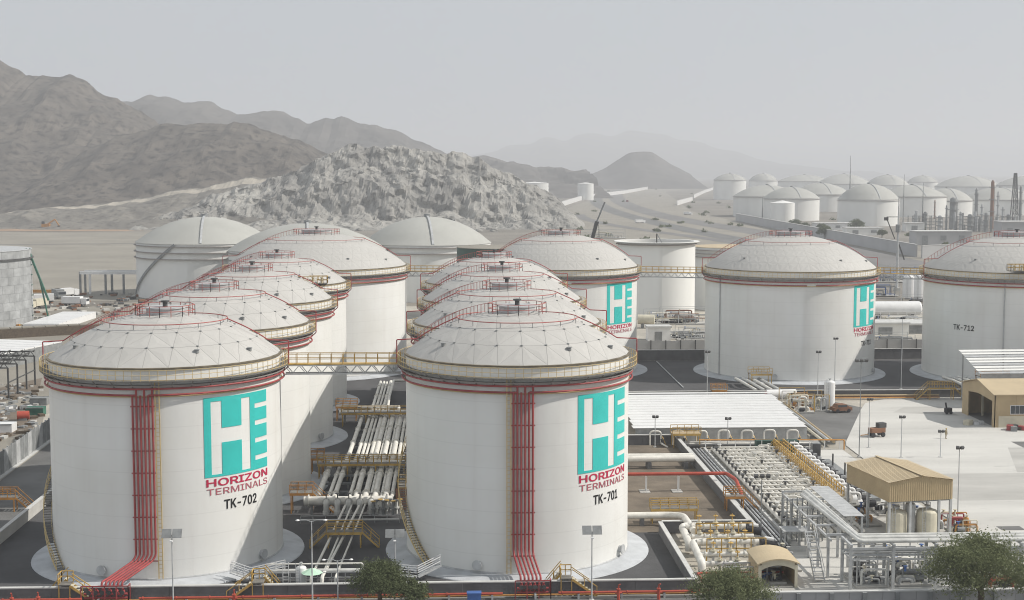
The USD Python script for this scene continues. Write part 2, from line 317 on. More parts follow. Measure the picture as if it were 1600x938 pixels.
ribbon('road', px((1480, 445), (1250, 392), (1090, 362), (985, 338), (935, 318), (945, 302), (1010, 291)), 20, -.17, 'asphalt_pale', 'second darker carriageway left of the valley road')
ribbon('track', px((1240, 398), (1100, 372), (960, 352), (905, 335)), 12, -.16, 'road_far', 'dirt track below the quarry bluff')
ribbon('track', px((-50, 382), (120, 381), (260, 380)), 5, -.18, 'road_far', 'thin dark track across the gravel plateau')

# ------------------------------------------------------------------ hills
def hill(name, sil, Yc, Yb, Yback, step, label, mat_, rough=6.0, cliff=None, seed=1, base=-2.0, nscale=None, conc=1.0, track=None):
    S = np.array(sil, float); W = np.array([aty(u, v, Yc) for u, v in S]); xs = np.arange(W[0, 0], W[-1, 0] + step, step)
    from scipy.interpolate import PchipInterpolator
    cz = PchipInterpolator(W[:, 0], W[:, 2])(np.clip(xs, W[0, 0], W[-1, 0]))
    jag = meshkit.fbm(np.stack([xs / (4.5 * step), xs * 0 + seed, xs * 0], -1), 4, seed + 21) - .45; cz = cz + jag * rough * (.6 if cliff else .75) * np.clip((cz - base) / 30, 0, 1)
    ys = np.arange(Yb, Yback + step, step); X, Yy = np.meshgrid(xs, ys, indexing='ij'); C = np.repeat(cz[:, None], len(ys), 1)
    ns = nscale or 1 / 60.0
    wob = (meshkit.fbm(np.stack([X * ns * .7, Yy * ns * .7, X * 0 + seed], -1), 4, seed) - .5)
    yc = Yc + wob * 0
    f = np.clip((Yy - Yb) / (Yc - Yb), 0, 1); b = np.clip((Yback - Yy) / (Yback - Yc), 0, 1)
    rid = 1 - np.abs(2 * meshkit.fbm(np.stack([X * ns + wob * 1.2, Yy * ns * .35, X * 0 + 3.1], -1), 6, seed + 5) - 1)
    fine = meshkit.fbm(np.stack([X * ns * 5, Yy * ns * 5, X * 0 + .7], -1), 5, seed + 9) - .5
    sh = cliff(f, X, Yy, rid) if cliff else np.clip(f + wob * .5 * np.sin(np.pi * f), 0, 1) ** conc
    prof = np.where(Yy <= Yc, sh, b ** .8)
    amp = np.sin(np.pi * np.clip(f * .93, 0, 1)) * (Yy <= Yc) + .18
    Z = base + (C - base) * prof + rough * amp * (rid - .72) * 2.2 + fine * rough * .35 * np.clip(amp, .22, 1) * np.clip((C - base) / 20, .1, 1)
    crag = 1 - np.abs(2 * meshkit.fbm(np.stack([X * ns * 3.3 + wob, Yy * ns * 2.2, X * 0 + 9.7], -1), 4, seed + 3) - 1)
    Z += (crag - .75) * rough * (1.25 if cliff else .9) * np.clip(amp, .12, 1) * np.clip((C - base) / 20, .1, 1)
    edge = np.clip(np.minimum(X - xs[0], xs[-1] - X) / (8 * step), 0, 1) if cliff is None else 1
    if cliff:                                                       # break the face up: blocks and ledges pushed in and out of it
        q = np.stack([X * .11, Z * .16 + X * .03, Yy * .02], -1); push = (meshkit.fbm(q, 5, seed + 31) - .5) * 13 + (np.floor(meshkit.noise(np.stack([X * .17, Z * .22, X * 0], -1), seed + 37) * 4) / 4 - .4) * 5
        Yy = Yy + push * np.clip(f * 4, 0, 1) * np.clip((1.02 - f) * 6, 0, 1) * (Yy <= Yc)
    n, m = X.shape; V = np.stack([X, Yy, Z], -1).reshape(-1, 3); i, j = np.meshgrid(np.arange(n - 1), np.arange(m - 1), indexing='ij'); k = (i * m + j).ravel()
    F = np.c_[k, k + m, k + m + 1, k + 1]
    if track:                                                       # a bulldozed pale track cut along the slope
        fc = (f + .05 * wob).ravel()[F].mean(1); on = (fc > track[0]) & (fc < track[1])
        obj('hill_track', MB().add(V, F[on]), 'track_dust', label=track[2], cat='track', kind='structure', smooth=False); F = F[~on]
    return obj(name, MB().add(V, F), mat_, label=label, cat='hill', kind='structure', smooth=False)
hill('hill', [(690, 266), (740, 246), (770, 239), (800, 228), (830, 226), (856, 217), (882, 221), (906, 211), (930, 209), (956, 215), (985, 207), (1010, 212), (1040, 215), (1066, 223), (1092, 225), (1120, 235), (1150, 238), (1190, 249), (1250, 259), (1330, 270)], 11000, 9600, 12800, 40, 'faint far mountain range beyond the cone hill', 'hill_far', 45, seed=3, nscale=1 / 700)
hill('hill', [(915, 276), (945, 263), (968, 248), (988, 238), (1015, 237), (1030, 244), (1050, 257), (1078, 272)], 3900, 3600, 4300, 8, 'lone cone shaped hill in the valley', 'hill_far', 4, seed=4, nscale=1 / 150)
hill('hill', [(120, 150), (200, 160), (236, 151), (290, 160), (332, 165), (375, 183), (402, 178), (440, 180), (480, 192), (530, 185), (592, 201), (650, 216), (700, 236), (760, 251), (830, 263), (900, 272)], 3000, 2350, 3500, 8, 'hazy back ridge between the brown hill and the quarry', 'hill_far', 20, seed=5, nscale=1 / 220)
hill('hill', [(-330, 90), (-200, 118), (-80, 92), (0, 97), (28, 107), (45, 118), (70, 115), (100, 116), (122, 124), (142, 136), (190, 158), (240, 190), (300, 226), (360, 262), (420, 300), (470, 326)], 1960, 1480, 2300, 4.5, 'tall brown scree hill at the left edge', 'hill_brown', 17, seed=6, nscale=1 / 170)
hill('hill', [(60, 320), (120, 250), (180, 215), (225, 203), (256, 192), (300, 195), (345, 194), (388, 193), (412, 203), (440, 214), (472, 221), (500, 238), (545, 252), (600, 268), (660, 300)], 1650, 1360, 1850, 3.6, 'lower brown rounded hill in front of the tall one', 'hill_brown', 9, seed=8, nscale=1 / 110)
hill('slope', [(20, 333), (130, 321), (250, 305), (330, 291), (372, 281), (398, 277), (440, 282), (500, 296), (560, 320), (600, 345)], 1290, 1095, 1480, 2.2, 'dusty grey lower slope left of the quarry face', 'slope_dirt', 5, seed=15, nscale=1 / 60, track=(.86, .965, 'pale track cut along the top of the dusty slope'))
def quarry(f, X, Yy, rid):
    g = np.clip(f * 1.0, 0, 1); c = .16 * np.clip(g / .5, 0, 1) + .34 * np.clip((g - .38 - .2 * (rid - .7)) / .12, 0, 1) + .18 * np.clip((g - .48) / .22, 0, 1) + .32 * np.clip((g - .74 - .22 * (rid - .7)) / .12, 0, 1)
    return np.clip(c, 0, 1)
hill('quarry_bluff', [(250, 345), (300, 326), (340, 309), (385, 297), (425, 286), (462, 271), (495, 253), (530, 238), (548, 231), (575, 236), (622, 235), (662, 239), (690, 243), (720, 247), (742, 252), (768, 266), (790, 273), (810, 284), (832, 294), (855, 303), (872, 318), (888, 334), (905, 352)], 1210, 1080, 1330, 1.5, 'pale grey broken rock face of the old quarry', 'quarry_rock', 7.5, cliff=quarry, seed=11, nscale=1 / 38)
# boulders along the foot of the quarry
for i in range(26):
    u = rng.uniform(560, 900); c = at(u, rng.uniform(352, 362)); r = rng.uniform(1.2, 3.2)
    s = trimesh.creation.icosphere(1, r); s.vertices *= 1 + .35 * (meshkit.noise(s.vertices * .9 + i * 7.3, i)[:, None] - .5); s.vertices *= [1.2, 1, .75]; s.vertices += c
    obj('boulder', MB().tri(s), 'quarry_rock', label='grey boulder fallen at the foot of the quarry face', cat='boulder', group='boulders below the quarry', smooth=False)

# ------------------------------------------------------------------ storage tanks of the terminal
def on_shell(R, H0, poly, r_off, thick=.03, ang0=0.0, max_edge=.8):     # poly in (arc length, z), wrapped on the shell from angle ang0
    mb = MB()
    for g in getattr(poly, 'geoms', [poly]):
        m = trimesh.creation.extrude_polygon(g, thick, engine='earcut')
        m = m.subdivide_to_size(max_edge, max_iter=8)
        v = m.vertices; a = ang0 + v[:, 0] / R; rr = R + r_off + v[:, 2]
        V = np.c_[rr * np.sin(a), -rr * np.cos(a), v[:, 1] + H0]; F = np.array(m.faces)
        n = np.cross(V[F[:, 1]] - V[F[:, 0]], V[F[:, 2]] - V[F[:, 0]])
        mb.add(V, F)
    return mb
def wrap_text(R, txt, h, width, a0, z, bold, r_off=.02):
    m = meshkit.text_mesh(txt, h, .03, bold); w = m.bounds[1][0]; v = m.vertices.copy(); v[:, 0] *= width / w
    a = a0 + v[:, 0] / R; rr = R + r_off + v[:, 2]
    return MB().add(np.c_[rr * np.sin(a), -rr * np.cos(a), v[:, 1] + z], np.array(m.faces))
LW, LH = 8.9, 8.75
_rect = sg.box(0, 0, LW, LH)
_cut = [sg.box(.09 * LW, .03 * LH, .232 * LW, .95 * LH), sg.box(.52 * LW, .03 * LH, .662 * LW, .95 * LH), sg.box(.2 * LW, .425 * LH, .56 * LW, .61 * LH)]
for y0, y1 in ((.15, .21), (.37, .43), (.595, .655), (.82, .88)): _cut.append(sg.box(.75 * LW, LH * (1 - y1), LW + 1, LH * (1 - y0)))
LOGO = _rect.difference(unary_union(_cut))
def logo(path, R, a_deg, ztop, number=None, num_a=None, num_z=None):
    a0 = math.radians(a_deg)
    obj('emblem', on_shell(R, ztop - LH, LOGO, .02, ang0=a0), 'teal_paint', path, local=True, label='teal square emblem with white letters H and E', smooth=False)
    obj('lettering', wrap_text(R, 'HORIZON', .78, LW * 1.0, a0, ztop - LH - 1.02, True), 'text_red', path, local=True, label='red lettering HORIZON', smooth=False)
    obj('lettering', wrap_text(R, 'TERMINALS', .70, LW * .98, a0 + .01, ztop - LH - 1.98, False), 'text_mauve', path, local=True, label='thin mauve lettering TERMINALS', smooth=False)
def numeral(path, R, txt, a_deg, z, w=5.0, h=1.0):
    obj('numeral', wrap_text(R, txt, h, w, math.radians(a_deg), z, True), 'text_black', path, local=True, label='black painted number ' + txt, smooth=False)

def dome_z(R, rise, r):
    S = (R * R + rise * rise) / (2 * rise); return math.sqrt(max(S * S - r * r, 0)) - (S - rise)
def tank(name, label, loc, R, H, rise, panels=True, ring_n=5, rails=True, stair=-50, gap=.984):
    t = thing(name, label, 'storage tank', loc); L = dict(local=True)
    obj('pad', MB().lathe([(R + 2.5, 0.0), (R + 2.45, .14), (R - .2, .45)], 72), 'pad_concrete', t, **L)
    obj('shell', MB().lathe([(R, .3), (R, H)], 180), 'shell_paint', t, **L)
    g = MB(); g.lathe([(R + .10, .42), (R + .10, .56), (R, .60)], 96); obj('base_ring', g, 'galvanised', t, **L)
    # roof: faceted dome panels over a dark backing
    n = ring_n; node = lambda k, i: np.array([R * k / n * math.sin(2 * math.pi * i / (6 * k)) if k else 0, -R * k / n * math.cos(2 * math.pi * i / (6 * k)) if k else 0, H + dome_z(R, rise, R * k / n)])
    tris = []
    for k in range(1, n + 1):
        for sct in range(6):
            for j in range(k):
                a, b = node(k, sct * k + j), node(k, sct * k + j + 1)
                c = node(k - 1, (sct * (k - 1) + j) % max(6 * (k - 1), 1)); tris.append((a, b, c))
                if j < k - 1: tris.append((c, b, node(k - 1, (sct * (k - 1) + j + 1) % (6 * (k - 1)))))
    def panel(mb, a, b, c):
        nn = np.cross(b - a, c - a); nn /= np.linalg.norm(nn); nn = nn if nn[2] > 0 else -nn
        cen = (a + b + c) / 3; q = [cen + (p - cen) * gap for p in (a, b, c)]; top = [p + nn * .03 for p in q]; mid = cen + nn * .075
        if np.cross(q[1] - q[0], q[2] - q[0])[2] < 0: q = q[::-1]; top = top[::-1]
        for i in range(3):
            j = (i + 1) % 3; mb.add([top[i], top[j], mid], [[0, 1, 2]]); mb.add([q[i], q[j], top[j], top[i]], [[0, 1, 2, 3]])
        return mb
    back = MB()
    for a, b, c in tris: back.add([a, b, c], [[0, 1, 2]] if np.cross(b - a, c - a)[2] > 0 else [[0, 2, 1]])
    if panels:
        r_ = obj('roof', back, 'steel_grey', t, smooth=False, label='faceted dome roof', **L)
        for a, b, c in tris: obj('roof_panel', panel(MB(), a, b, c), 'roof_metal', r_, smooth=False, **L)
    else:
        big = MB()
        for a, b, c in tris: panel(big, a, b, c)
        r_ = obj('roof', big, 'roof_metal', t, smooth=False, **L)
    hub = MB()
    for k in ((n - 1, n - 2) if n <= 6 else ()):
        for i in range(6 * k): p = node(k, i); hub.cyl(p, p + [0, 0, .12], .14, 8)
    if hub.v: obj('roof_hubs', hub, 'steel_grey', r_, kind='stuff', **L)
    obj('gutter', MB().lathe([(R - .05, H - .16), (R + .22, H - .16), (R + .24, H + .02), (R - .25, H + .06)], 120, sharp=True), 'rim_brown', t, **L)
    # walkway with railing below the roof edge
    w = H - 1.28
    obj('walkway', MB().lathe([(R + .02, w - .10), (R + .98, w - .10), (R + .98, w), (R + .02, w)], 120, sharp=True), 'grating', t, **L)
    ra = MB(); kk = int(2 * math.pi * (R + .95) / .9)
    for i in range(kk):
        a = 2 * math.pi * i / kk; p = np.array([(R + .95) * math.sin(a), -(R + .95) * math.cos(a), w]); ra.bar(p, p + [0, 0, 1.15], .055)
    for h in (.12, .62, 1.15): ra.ring(R + .95, w + h, .03, 120, 5)
    obj('railing', ra, 'cream_rail', t, **L)
    obj('wind_girder', MB().lathe([(R, w - .62), (R + .55, w - .62), (R + .55, w - .5), (R, w - .5)], 120, sharp=True), 'walk_under', t, **L)
    br = MB()
    for i in range(40):
        a = 2 * math.pi * (i + .5) / 40; e = np.array([math.sin(a), -math.cos(a), 0]); br.bar(e * R + [0, 0, w - .9], e * (R + .9) + [0, 0, w - .1], .07, .1)
    obj('bracket', br, 'walk_under', t, kind='stuff', **L)
    obj('foam_ring', MB().ring(R + .42, w - .88, .11, 120, 8), 'red_paint', t, **L)
    obj('foam_ring', MB().ring(R + .42, w - 1.55, .11, 120, 8, .05, 2 * np.pi - .05), 'red_paint', t, **L)
    obj('ring_beam', MB().ring(R + .12, w - 1.75, .08, 120, 6), 'cream_rail', t, **L)
    if not rails: return t
    # roof furniture
    zr = lambda r: H + dome_z(R, rise, r); rr = .54 * R
    obj('roof_ring_pipe', MB().ring(rr, zr(rr) + .55, .06, 90, 6), 'rail_pink', t, **L)
    po = MB()
    for i in range(12):
        a = 2 * math.pi * i / 12 + .2; e = np.array([math.sin(a), -math.cos(a), 0]); po.bar(e * rr + [0, 0, zr(rr)], e * rr + [0, 0, zr(rr) + .55], .07)
    obj('pipe_post', po, 'steel_grey', t, kind='stuff', **L)
    for sgn in (-1, 1):
        pts = [(sgn * rr, 0, zr(rr) + .55)] + [(sgn * r, 0, zr(r) + .5) for r in np.linspace(rr + .8, R * .9, 5)]
        pts += [(sgn * (R + .5), 0, pts[-1][2] - .1), (sgn * (R + 1.05), 0, pts[-1][2] - .1), (sgn * (R + 1.05), 0, H - 1.6), (sgn * (R + .42), 0, w - .88)]
        obj('roof_feed_pipe', MB().elbow(pts, .07, 7), 'red_paint', t, **L)
    c = MB().cyl((0, 0, H + rise - .1), (0, 0, H + rise + .55), .165 * R, 28); c.cyl((0, 0, H + rise + .55), (0, 0, H + rise + .7), .175 * R, 28); obj('roof_cap', c, 'galvanised', t, **L)
    v = MB().cyl((0, 0, H + rise + .6), (0, 0, H + rise + 1.2), .28, 10); v.cyl((0, 0, H + rise + 1.2), (0, 0, H + rise + 1.4), .5, 10); obj('roof_vent', v, 'dark_steel', t, **L)
    q = .26 * R; pr = MB(); e8 = [(q * math.sin(a), -q * math.cos(a), H + dome_z(R, rise, q) + .02) for a in np.linspace(0, 2 * np.pi, 9)]
    pr.rail(e8, 1.2, 1.4, .035, (1, .5)); obj('roof_railing', pr, 'rail_pink', t, **L)
    st = MB(); s2 = {-.5: MB(), .5: MB()}; a = math.radians(-112); e = np.array([math.sin(a), -math.cos(a), 0]); o = np.array([-e[1], e[0], 0])
    prev = None
    for r in np.linspace(q, R * .99, 22):
        p = e * r + [0, 0, zr(r) + .12]; st.obox(p, (.9, .28, .05), math.atan2(o[1], o[0]))
        if prev is not None:
            for sg_ in (-.5, .5): s2[sg_].bar(prev + o * sg_ + [0, 0, 1.0], p + o * sg_ + [0, 0, 1.0], .045); s2[sg_].bar(p + o * sg_, p + o * sg_ + [0, 0, 1.0], .035)
        prev = p
    obj('roof_stair', st, 'galvanised', t, **L); [obj('roof_stair_rail', q2, 'rail_pink', t, **L) for q2 in s2.values()]
    # hatches on the dome
    for ad, r in ((28, .86 * R), (-52, .84 * R), (62, .9 * R)):
        a = math.radians(ad); p = np.array([r * math.sin(a), -r * math.cos(a), zr(r)]); h = MB().cyl(p - [0, 0, .1], p + [0, 0, .22], .24, 12); h.cyl(p + [0, 0, .22], p + [0, 0, .28], .3, 12); obj('roof_hatch', h, 'steel_grey', t, **L)
    # shell manholes
    for ad in (61, -22, 118):
        a = math.radians(ad); e = np.array([math.sin(a), -math.cos(a), 0]); m = MB().cyl(e * (R - .1) + [0, 0, 1.35], e * (R + .4) + [0, 0, 1.35], .42, 14); m.cyl(e * (R + .4) + [0, 0, 1.35], e * (R + .5) + [0, 0, 1.35], .56, 14); obj('manhole', m, 'galvanised', t, **L)
    # spiral stair up the left flank
    sr, stp, hr = MB(), MB(), MB(); a0, a1 = math.radians(stair), math.radians(stair - 28 / (R + .6) * 57.3); N = 96
    for k in range(N):
        f = k / (N - 1); a = a0 + (a1 - a0) * f; z = .6 + f * (w - .6); stp.obox(((R + .55) * math.sin(a), -(R + .55) * math.cos(a), z), (.3, .85, .05), a)
    for rr2 in (R + .15, R + .98):
        pts = [(rr2 * math.sin(a0 + (a1 - a0) * f), -rr2 * math.cos(a0 + (a1 - a0) * f), .5 + f * (w - .6)) for f in np.linspace(0, 1, 40)]
        for p, q2 in zip(pts, pts[1:]): sr.bar(p, q2, .05, .26)
    pts = [((R + .98) * math.sin(a0 + (a1 - a0) * f), -(R + .98) * math.cos(a0 + (a1 - a0) * f), 1.6 + f * (w - .6)) for f in np.linspace(0, 1, 40)]
    for p, q2 in zip(pts, pts[1:]): hr.bar(p, q2, .05); hr.bar(np.array(p) - [0, 0, .5], np.array(q2) - [0, 0, .5], .04); hr.bar(np.array(p) - [0, 0, 1.1], p, .05)
    s_ = obj('spiral_stair', sr, 'cream_rail', t, **L); obj('stair_treads', stp, 'grating', s_, kind='stuff', **L); obj('stair_railing', hr, 'cream_rail', s_, **L)
    return t
def downcomers(t, R, H, dx, ladder_x, header_y):
    L = dict(local=True); w = H - 1.28
    for k in range(6):
        x = -1.05 + .42 * k; y = -math.sqrt((R + .38) ** 2 - x * x); top = w - (.9 if k % 2 else 1.55)
        pts = [(x, y, top), (x, y, 3.2), (x + dx * .15, y - .25, 2.6), (x + dx * .8, header_y + 1.2, 2.0), (x + dx, header_y, 1.9), (x + dx, header_y - .2, .9)]
        obj('foam_riser', MB().elbow(pts, .115, 8, .3), 'red_paint', t, **L)
    cl = MB()
    for z in np.arange(2.5, w - 1.6, 2.4): cl.box(-1.3, 1.3, -R - .36, -R - .30, z, z + .12)
    obj('riser_clamp', cl, 'red_paint', t, kind='stuff', **L)
    ld = MB(); y = -R - .30
    for s in (-.22, .22): ld.bar((ladder_x + s, y, .6), (ladder_x + s, y, w), .11)
    for z in np.arange(.8, w, .45): ld.bar((ladder_x - .22, y, z), (ladder_x + .22, y, z), .045)
    obj('ladder', ld, 'cream_rail', t, **L)
XL, XR, TR, TH_, TRI = -32.5, 8.3, 13.0, 23.4, 4.7
tk = {}
tk['703'] = tank('storage_tank', 'white domed tank second from front in the right hand row', (XR, 198.5, 0), TR, TH_, TRI)
tk['704'] = copy(tk['703'], (XL, 199.4, 0), 'white domed tank second from front in the left hand row', instance=False)
tk['701'] = copy(tk['703'], (XR - .2, 164.9, 0), 'front white tank numbered TK-701 with teal emblem and red pipes', instance=False)
tk['702'] = copy(tk['703'], (XL, 164.7, 0), 'front white tank numbered TK-702 with teal emblem and red pipes', instance=False)
tk['r3'] = tank('rear_tank', 'white domed tank third from front in the right hand row', (9.0, 234.8, 0), TR, TH_, TRI, panels=False)
tk['r4'] = copy(tk['r3'], (8.9, 271.2, 0), 'white domed tank fourth from front in the right hand row')
tk['l3'] = copy(tk['r3'], (XL + .2, 236.4, 0), 'white domed tank third from front in the left hand row')
tk['l4'] = copy(tk['r3'], (XL, 272.6, 0), 'white domed tank fourth from front in the left hand row')
for k, zt in (('701', 19.9), ('702', 19.9)):
    logo(tk[k], TR, 28, zt); numeral(tk[k], TR, 'TK-' + k, 37.5, 7.45, 4.6, 1.0)
downcomers(tk['701'], TR, TH_, .5, -1.55, -18.9); downcomers(tk['702'], TR, TH_, -2.4, 1.55, -18.7)
tk['709'] = tank('large_tank', 'large white domed tank with teal emblem behind the right hand row', (25.4, 317.2, 0), 17.0, 23.4, 7.0, panels=False, ring_n=9, stair=215, gap=.992)
tk['711'] = tank('large_tank', 'large white domed tank with teal emblem standing alone right of centre', (75.7, 310.9, 0), 18.5, 23.4, 7.0, panels=False, ring_n=9, stair=215, gap=.992)
tk['712'] = tank('large_tank', 'large white domed tank numbered TK-712 at the right edge', (124.0, 304.7, 0), 19.3, 23.4, 7.0, panels=False, ring_n=9, stair=215, gap=.992)
tk['l5'] = tank('large_tank', 'large white domed tank at the far end of the left hand row', (-29.4, 321.7, 0), 20.0, 23.4, 7.2, panels=False, ring_n=9, stair=215, gap=.992)
logo(tk['709'], 17.0, 31, 20.2); logo(tk['711'], 18.5, 32.6, 20.2); numeral(tk['711'], 18.5, 'TK-711', 41, 7.3, 4.6, 1.0)
numeral(tk['712'], 19.3, 'TK-712', -61, 11.0, 5.0, 1.05)
for k, R in (('l5', 20.0), ('712', 19.3), ('711', 18.5)):
    a = math.radians({'l5': 14, '712': -28, '711': -66}[k]); e = np.array([math.sin(a), -math.cos(a), 0])
    obj('drain_pipe', MB().cyl(e * (R + .15) + [0, 0, .5], e * (R + .15) + [0, 0, 22], .12, 8), 'galvanised', tk[k], local=True)
# gauge platform with yellow rails on the roof edge of the rightmost tank and of the fourth tank in the left row
def gauge_platform(label, c, y0):
    t = thing('gauge_platform', label, 'platform', c); L = dict(local=True)
    obj('deck', MB().box(-2.6, 2.6, -.8, 1.2, 0, .12), 'grating', t, **L); obj('railing', MB().rail([(-2.6, -.8, .12), (2.6, -.8, .12), (2.6, 1.2, .12), (-2.6, 1.2, .12), (-2.6, -.8, .12)], 1.3, .9, .05), 'yellow_paint', t, **L)
    for x in (-1.6, 0, 1.6): obj('gauge', MB().cyl((x, 0, .12), (x, 0, 1.1), .22, 8).cyl((x, 0, 1.1), (x, 0, 1.25), .34, 8), 'cream_paint', t, **L)
gauge_platform('yellow railed gauge platform on the roof edge of tank TK-712', (117.6, 285.9, 23.9), 0)
gauge_platform('yellow railed gauge platform on the fourth tank of the left row', (-24.8, 263.2, 23.6), 0)

# ------------------------------------------------------------------ walls and fences of the terminal
def wall(label, pts, h=1.4, th=.36, body='bund_concrete', cap='bund_cap', bay=6.0, z0=0.0):
    t = thing('bund_wall', label, 'wall', (*pts[0], z0))
    for p, q in zip(pts, pts[1:]):
        p, q = np.array([*p, 0.0]), np.array([*q, 0.0]); L = np.linalg.norm(q - p); n = max(1, round(L / bay)); d = (q - p) / L
        for i in range(n):                                        # cast bays with open joints
            a, b = p + (q - p) * i / n + d * .015, p + (q - p) * (i + 1) / n - d * .015
            obj('wall_bay', MB().bar(a + [0, 0, z0 + h / 2], b + [0, 0, z0 + h / 2], th, h), body, t)
        obj('coping', MB().bar(p + [0, 0, z0 + h + .06], q + [0, 0, z0 + h + .06], th + .16, .12), cap, t)
    return t
wall('long low grey bund wall along the front of the terminal', [(-53.2, 145.8), (25.7, 145.8)])
wall('low grey bund wall right of tank TK-701 running away from the front', [(25.95, 145.6), (25.95, 170.4)])
wall('short grey bund wall behind the valve manifold', [(26.2, 170.75), (36.8, 170.75)])
wall('grey bund wall between brown bund floor and the loading pipes', [(37.05, 170.6), (37.05, 226.6)])
wall('grey bund wall closing the brown floor at its far side', [(20, 227.0), (37.2, 227.0)], h=1.6)
wall('low bund wall left of tank TK-702 along the access road', [(-53.6, 145.6), (-53.6, 298)], body='light_concrete')
wall('long dark bund wall in front of tank TK-711', [(24.5, 273.1), (150, 273.1)], h=1.5, bay=9)
wall('far dark bund wall behind the three large right hand tanks', [(26, 330.2), (150, 330.2)], h=2.4, bay=9)
t = thing('panel_fence', 'pale grey panel fence with dark posts behind tank TK-711', 'fence', (38, 338, 0))
for i in range(28):
    x = 38 + 3.6 * i
    obj('panel', MB().box(x + .12, x + 3.48, 337.95, 338.05, .1, 3.7), 'wall_far', t); obj('post', MB().box(x - .1, x + .1, 337.85, 338.1, 0, 3.85), 'dark_steel', t)
t = thing('slatted_fence', 'tall grey slatted fence beside the access road at the left', 'fence', (-64, 150, 0))
for i in range(62):
    y = 150 + 2.2 * i; x = -63.9 - (y - 150) * .025
    obj('panel', MB().box(x - .04, x + .04, y + .08, y + 2.12, .1, 3.5), 'steel_grey' if i % 3 else 'galvanised', t)
    obj('post', MB().box(x - .08, x + .12, y - .07, y + .07, 0, 3.7), 'galvanised', t)

# ------------------------------------------------------------------ foot bridges
def bridge(label, p, q, z, w=1.2, depth=1.0, col='galvanised', railcol='yellow_paint'):
    p, q = np.array([*p, z]), np.array([*q, z]); d = q - p; L = np.linalg.norm(d); d /= L; o = np.array([-d[1], d[0], 0]) * w / 2
    t = thing('footbridge', label, 'footbridge', p)
    obj('deck', MB().bar(p, q, w, .16), railcol, t)
    n = int(round(L / 1.6))
    for sg_ in (-1, 1):
        tr = MB(); a, b = p + o * sg_ - [0, 0, .1], q + o * sg_ - [0, 0, .1]; tr.bar(a - [0, 0, depth], b - [0, 0, depth], .14); tr.bar(a, b, .12)
        for i in range(n):
            u, v = a + (b - a) * i / n, a + (b - a) * (i + 1) / n; m = (u + v) / 2 - [0, 0, depth]; tr.bar(u, m, .08); tr.bar(m, v, .08)
        obj('truss', tr, col, t); obj('railing', MB().rail([p + o * sg_ + [0, 0, .08], q + o * sg_ + [0, 0, .08]], 1.15, 1.4, .035), railcol, t)
bridge('yellow railed truss footbridge joining the two front tanks', (XL + 13.6, 164.9), (XR - 13.8, 164.9), 22.0)
bridge('footbridge between the emblem tank and tank TK-711', (25.4 + 17.6, 315.8), (75.7 - 19.2, 312.3), 21.9)
bridge('footbridge joining tanks TK-711 and TK-712', (75.7 + 19.2, 309.6), (124 - 20, 306), 21.9)
bridge('narrow footbridge from the far left row tank to the emblem tank', (-29.4 + 20.6, 320.6), (25.4 - 17.6, 318.3), 21.9)

# ------------------------------------------------------------------ pipework between the tank rows
def flange(mb, p, d, r): d = np.asarray(d, float); p = np.asarray(p, float); return mb.cyl(p - d * .06, p + d * .06, r * 1.45, 12)
t = thing('pipe_bundle', 'bundle of white pipes running away between the two tank rows', 'pipes', (-12, 180, 0))
for x, y0, y1, r in ((-17.3, 183, 206, .30), (-15.9, 183, 206, .20), (-15.1, 183, 248, .26), (-13.8, 206, 290, .22), (-13.1, 183, 290, .20), (-12.5, 206, 290, .16), (-12.2, 183, 206, .30), (-11.7, 206, 290, .26), (-11.0, 183, 248, .30), (-10.3, 183, 248, .16), (-9.7, 183, 248, .30), (-8.9, 183, 248, .16), (-8.3, 183, 248, .30), (-7.5, 183, 248, .20), (-6.9, 206, 248, .16)):
    r *= 1.3
    p = MB().cyl((x, y0, 1.0 + r), (x, y1, 1.0 + r), r, 10)
    for y in np.arange(y0 + 5, y1, 12): flange(p, (x, y, 1.0 + r), (0, 1, 0), r)
    obj('pipe', p, 'pipe_white', t)
for y in np.arange(186, 290, 5.2):
    x0, x1 = (-18, -6.3) if y < 206 else ((-15.6, -6.3) if y < 248 else (-14.4, -11.2))
    s = MB().box(x0, x1, y - .12, y + .12, .72, .98)
    for x in np.linspace(x0 + .3, x1 - .3, 4): s.box(x - .1, x + .1, y - .1, y + .1, 0, .72)
    obj('sleeper', s, 'steel_grey', t)
for k, (x, dx) in enumerate(((-13.2, -1.5), (-12.4, -1.2), (-11.4, -2.1), (-10.7, -1.4))):
    obj('feed_pipe', MB().elbow([(x, 181, 1.6), (x + dx * .5, 166, 1.2), (x + dx, 149.5, 1.1), (x + dx, 149, .1)], .12 if k % 2 else .16, 8), 'pipe_white', t)
def header(label, y, x0, x1, z, r, drops, n_valve):
    t = thing('header_pipe', label, 'pipe', ((x0 + x1) / 2, y, 0))
    p = MB().cyl((x0, y, z), (x1, y, z), r, 14)
    for x in np.linspace(x0 + .6, x1 - .6, 4): flange(p, (x, y, z), (1, 0, 0), r)
    obj('header', p, 'pipe_white', t)
    for i in range(drops):
        x = x0 + 2.2 + (x1 - x0 - 2.8) * (i + .5) / drops
        q = MB().elbow([(x, y, z), (x, y - 1.0, z + .05), (x, y - 1.05, .9)], r * .62, 10); flange(q, (x, y - .6, z), (0, 1, 0), r * .62); q.cyl((x, y - 1.05, .5), (x, y - 1.05, .9), r * .8, 10); obj('branch', q, 'pipe_silver', t)
        if i < n_valve:
            v = MB().cyl((x, y - .6, z + r * .6), (x, y - .6, z + r * .6 + .7), .07, 6); v.cyl((x, y - .6, z + r * .6 + .7), (x, y - .6, z + r * .6 + .76), .3, 12); obj('hand_wheel', v, 'dark_steel', t)
    for x in np.linspace(x0 + 1, x1 - 1, 3): obj('stand', MB().box(x - .14, x + .14, y - .14, y + .14, 0, z - r), 'steel_grey', t)
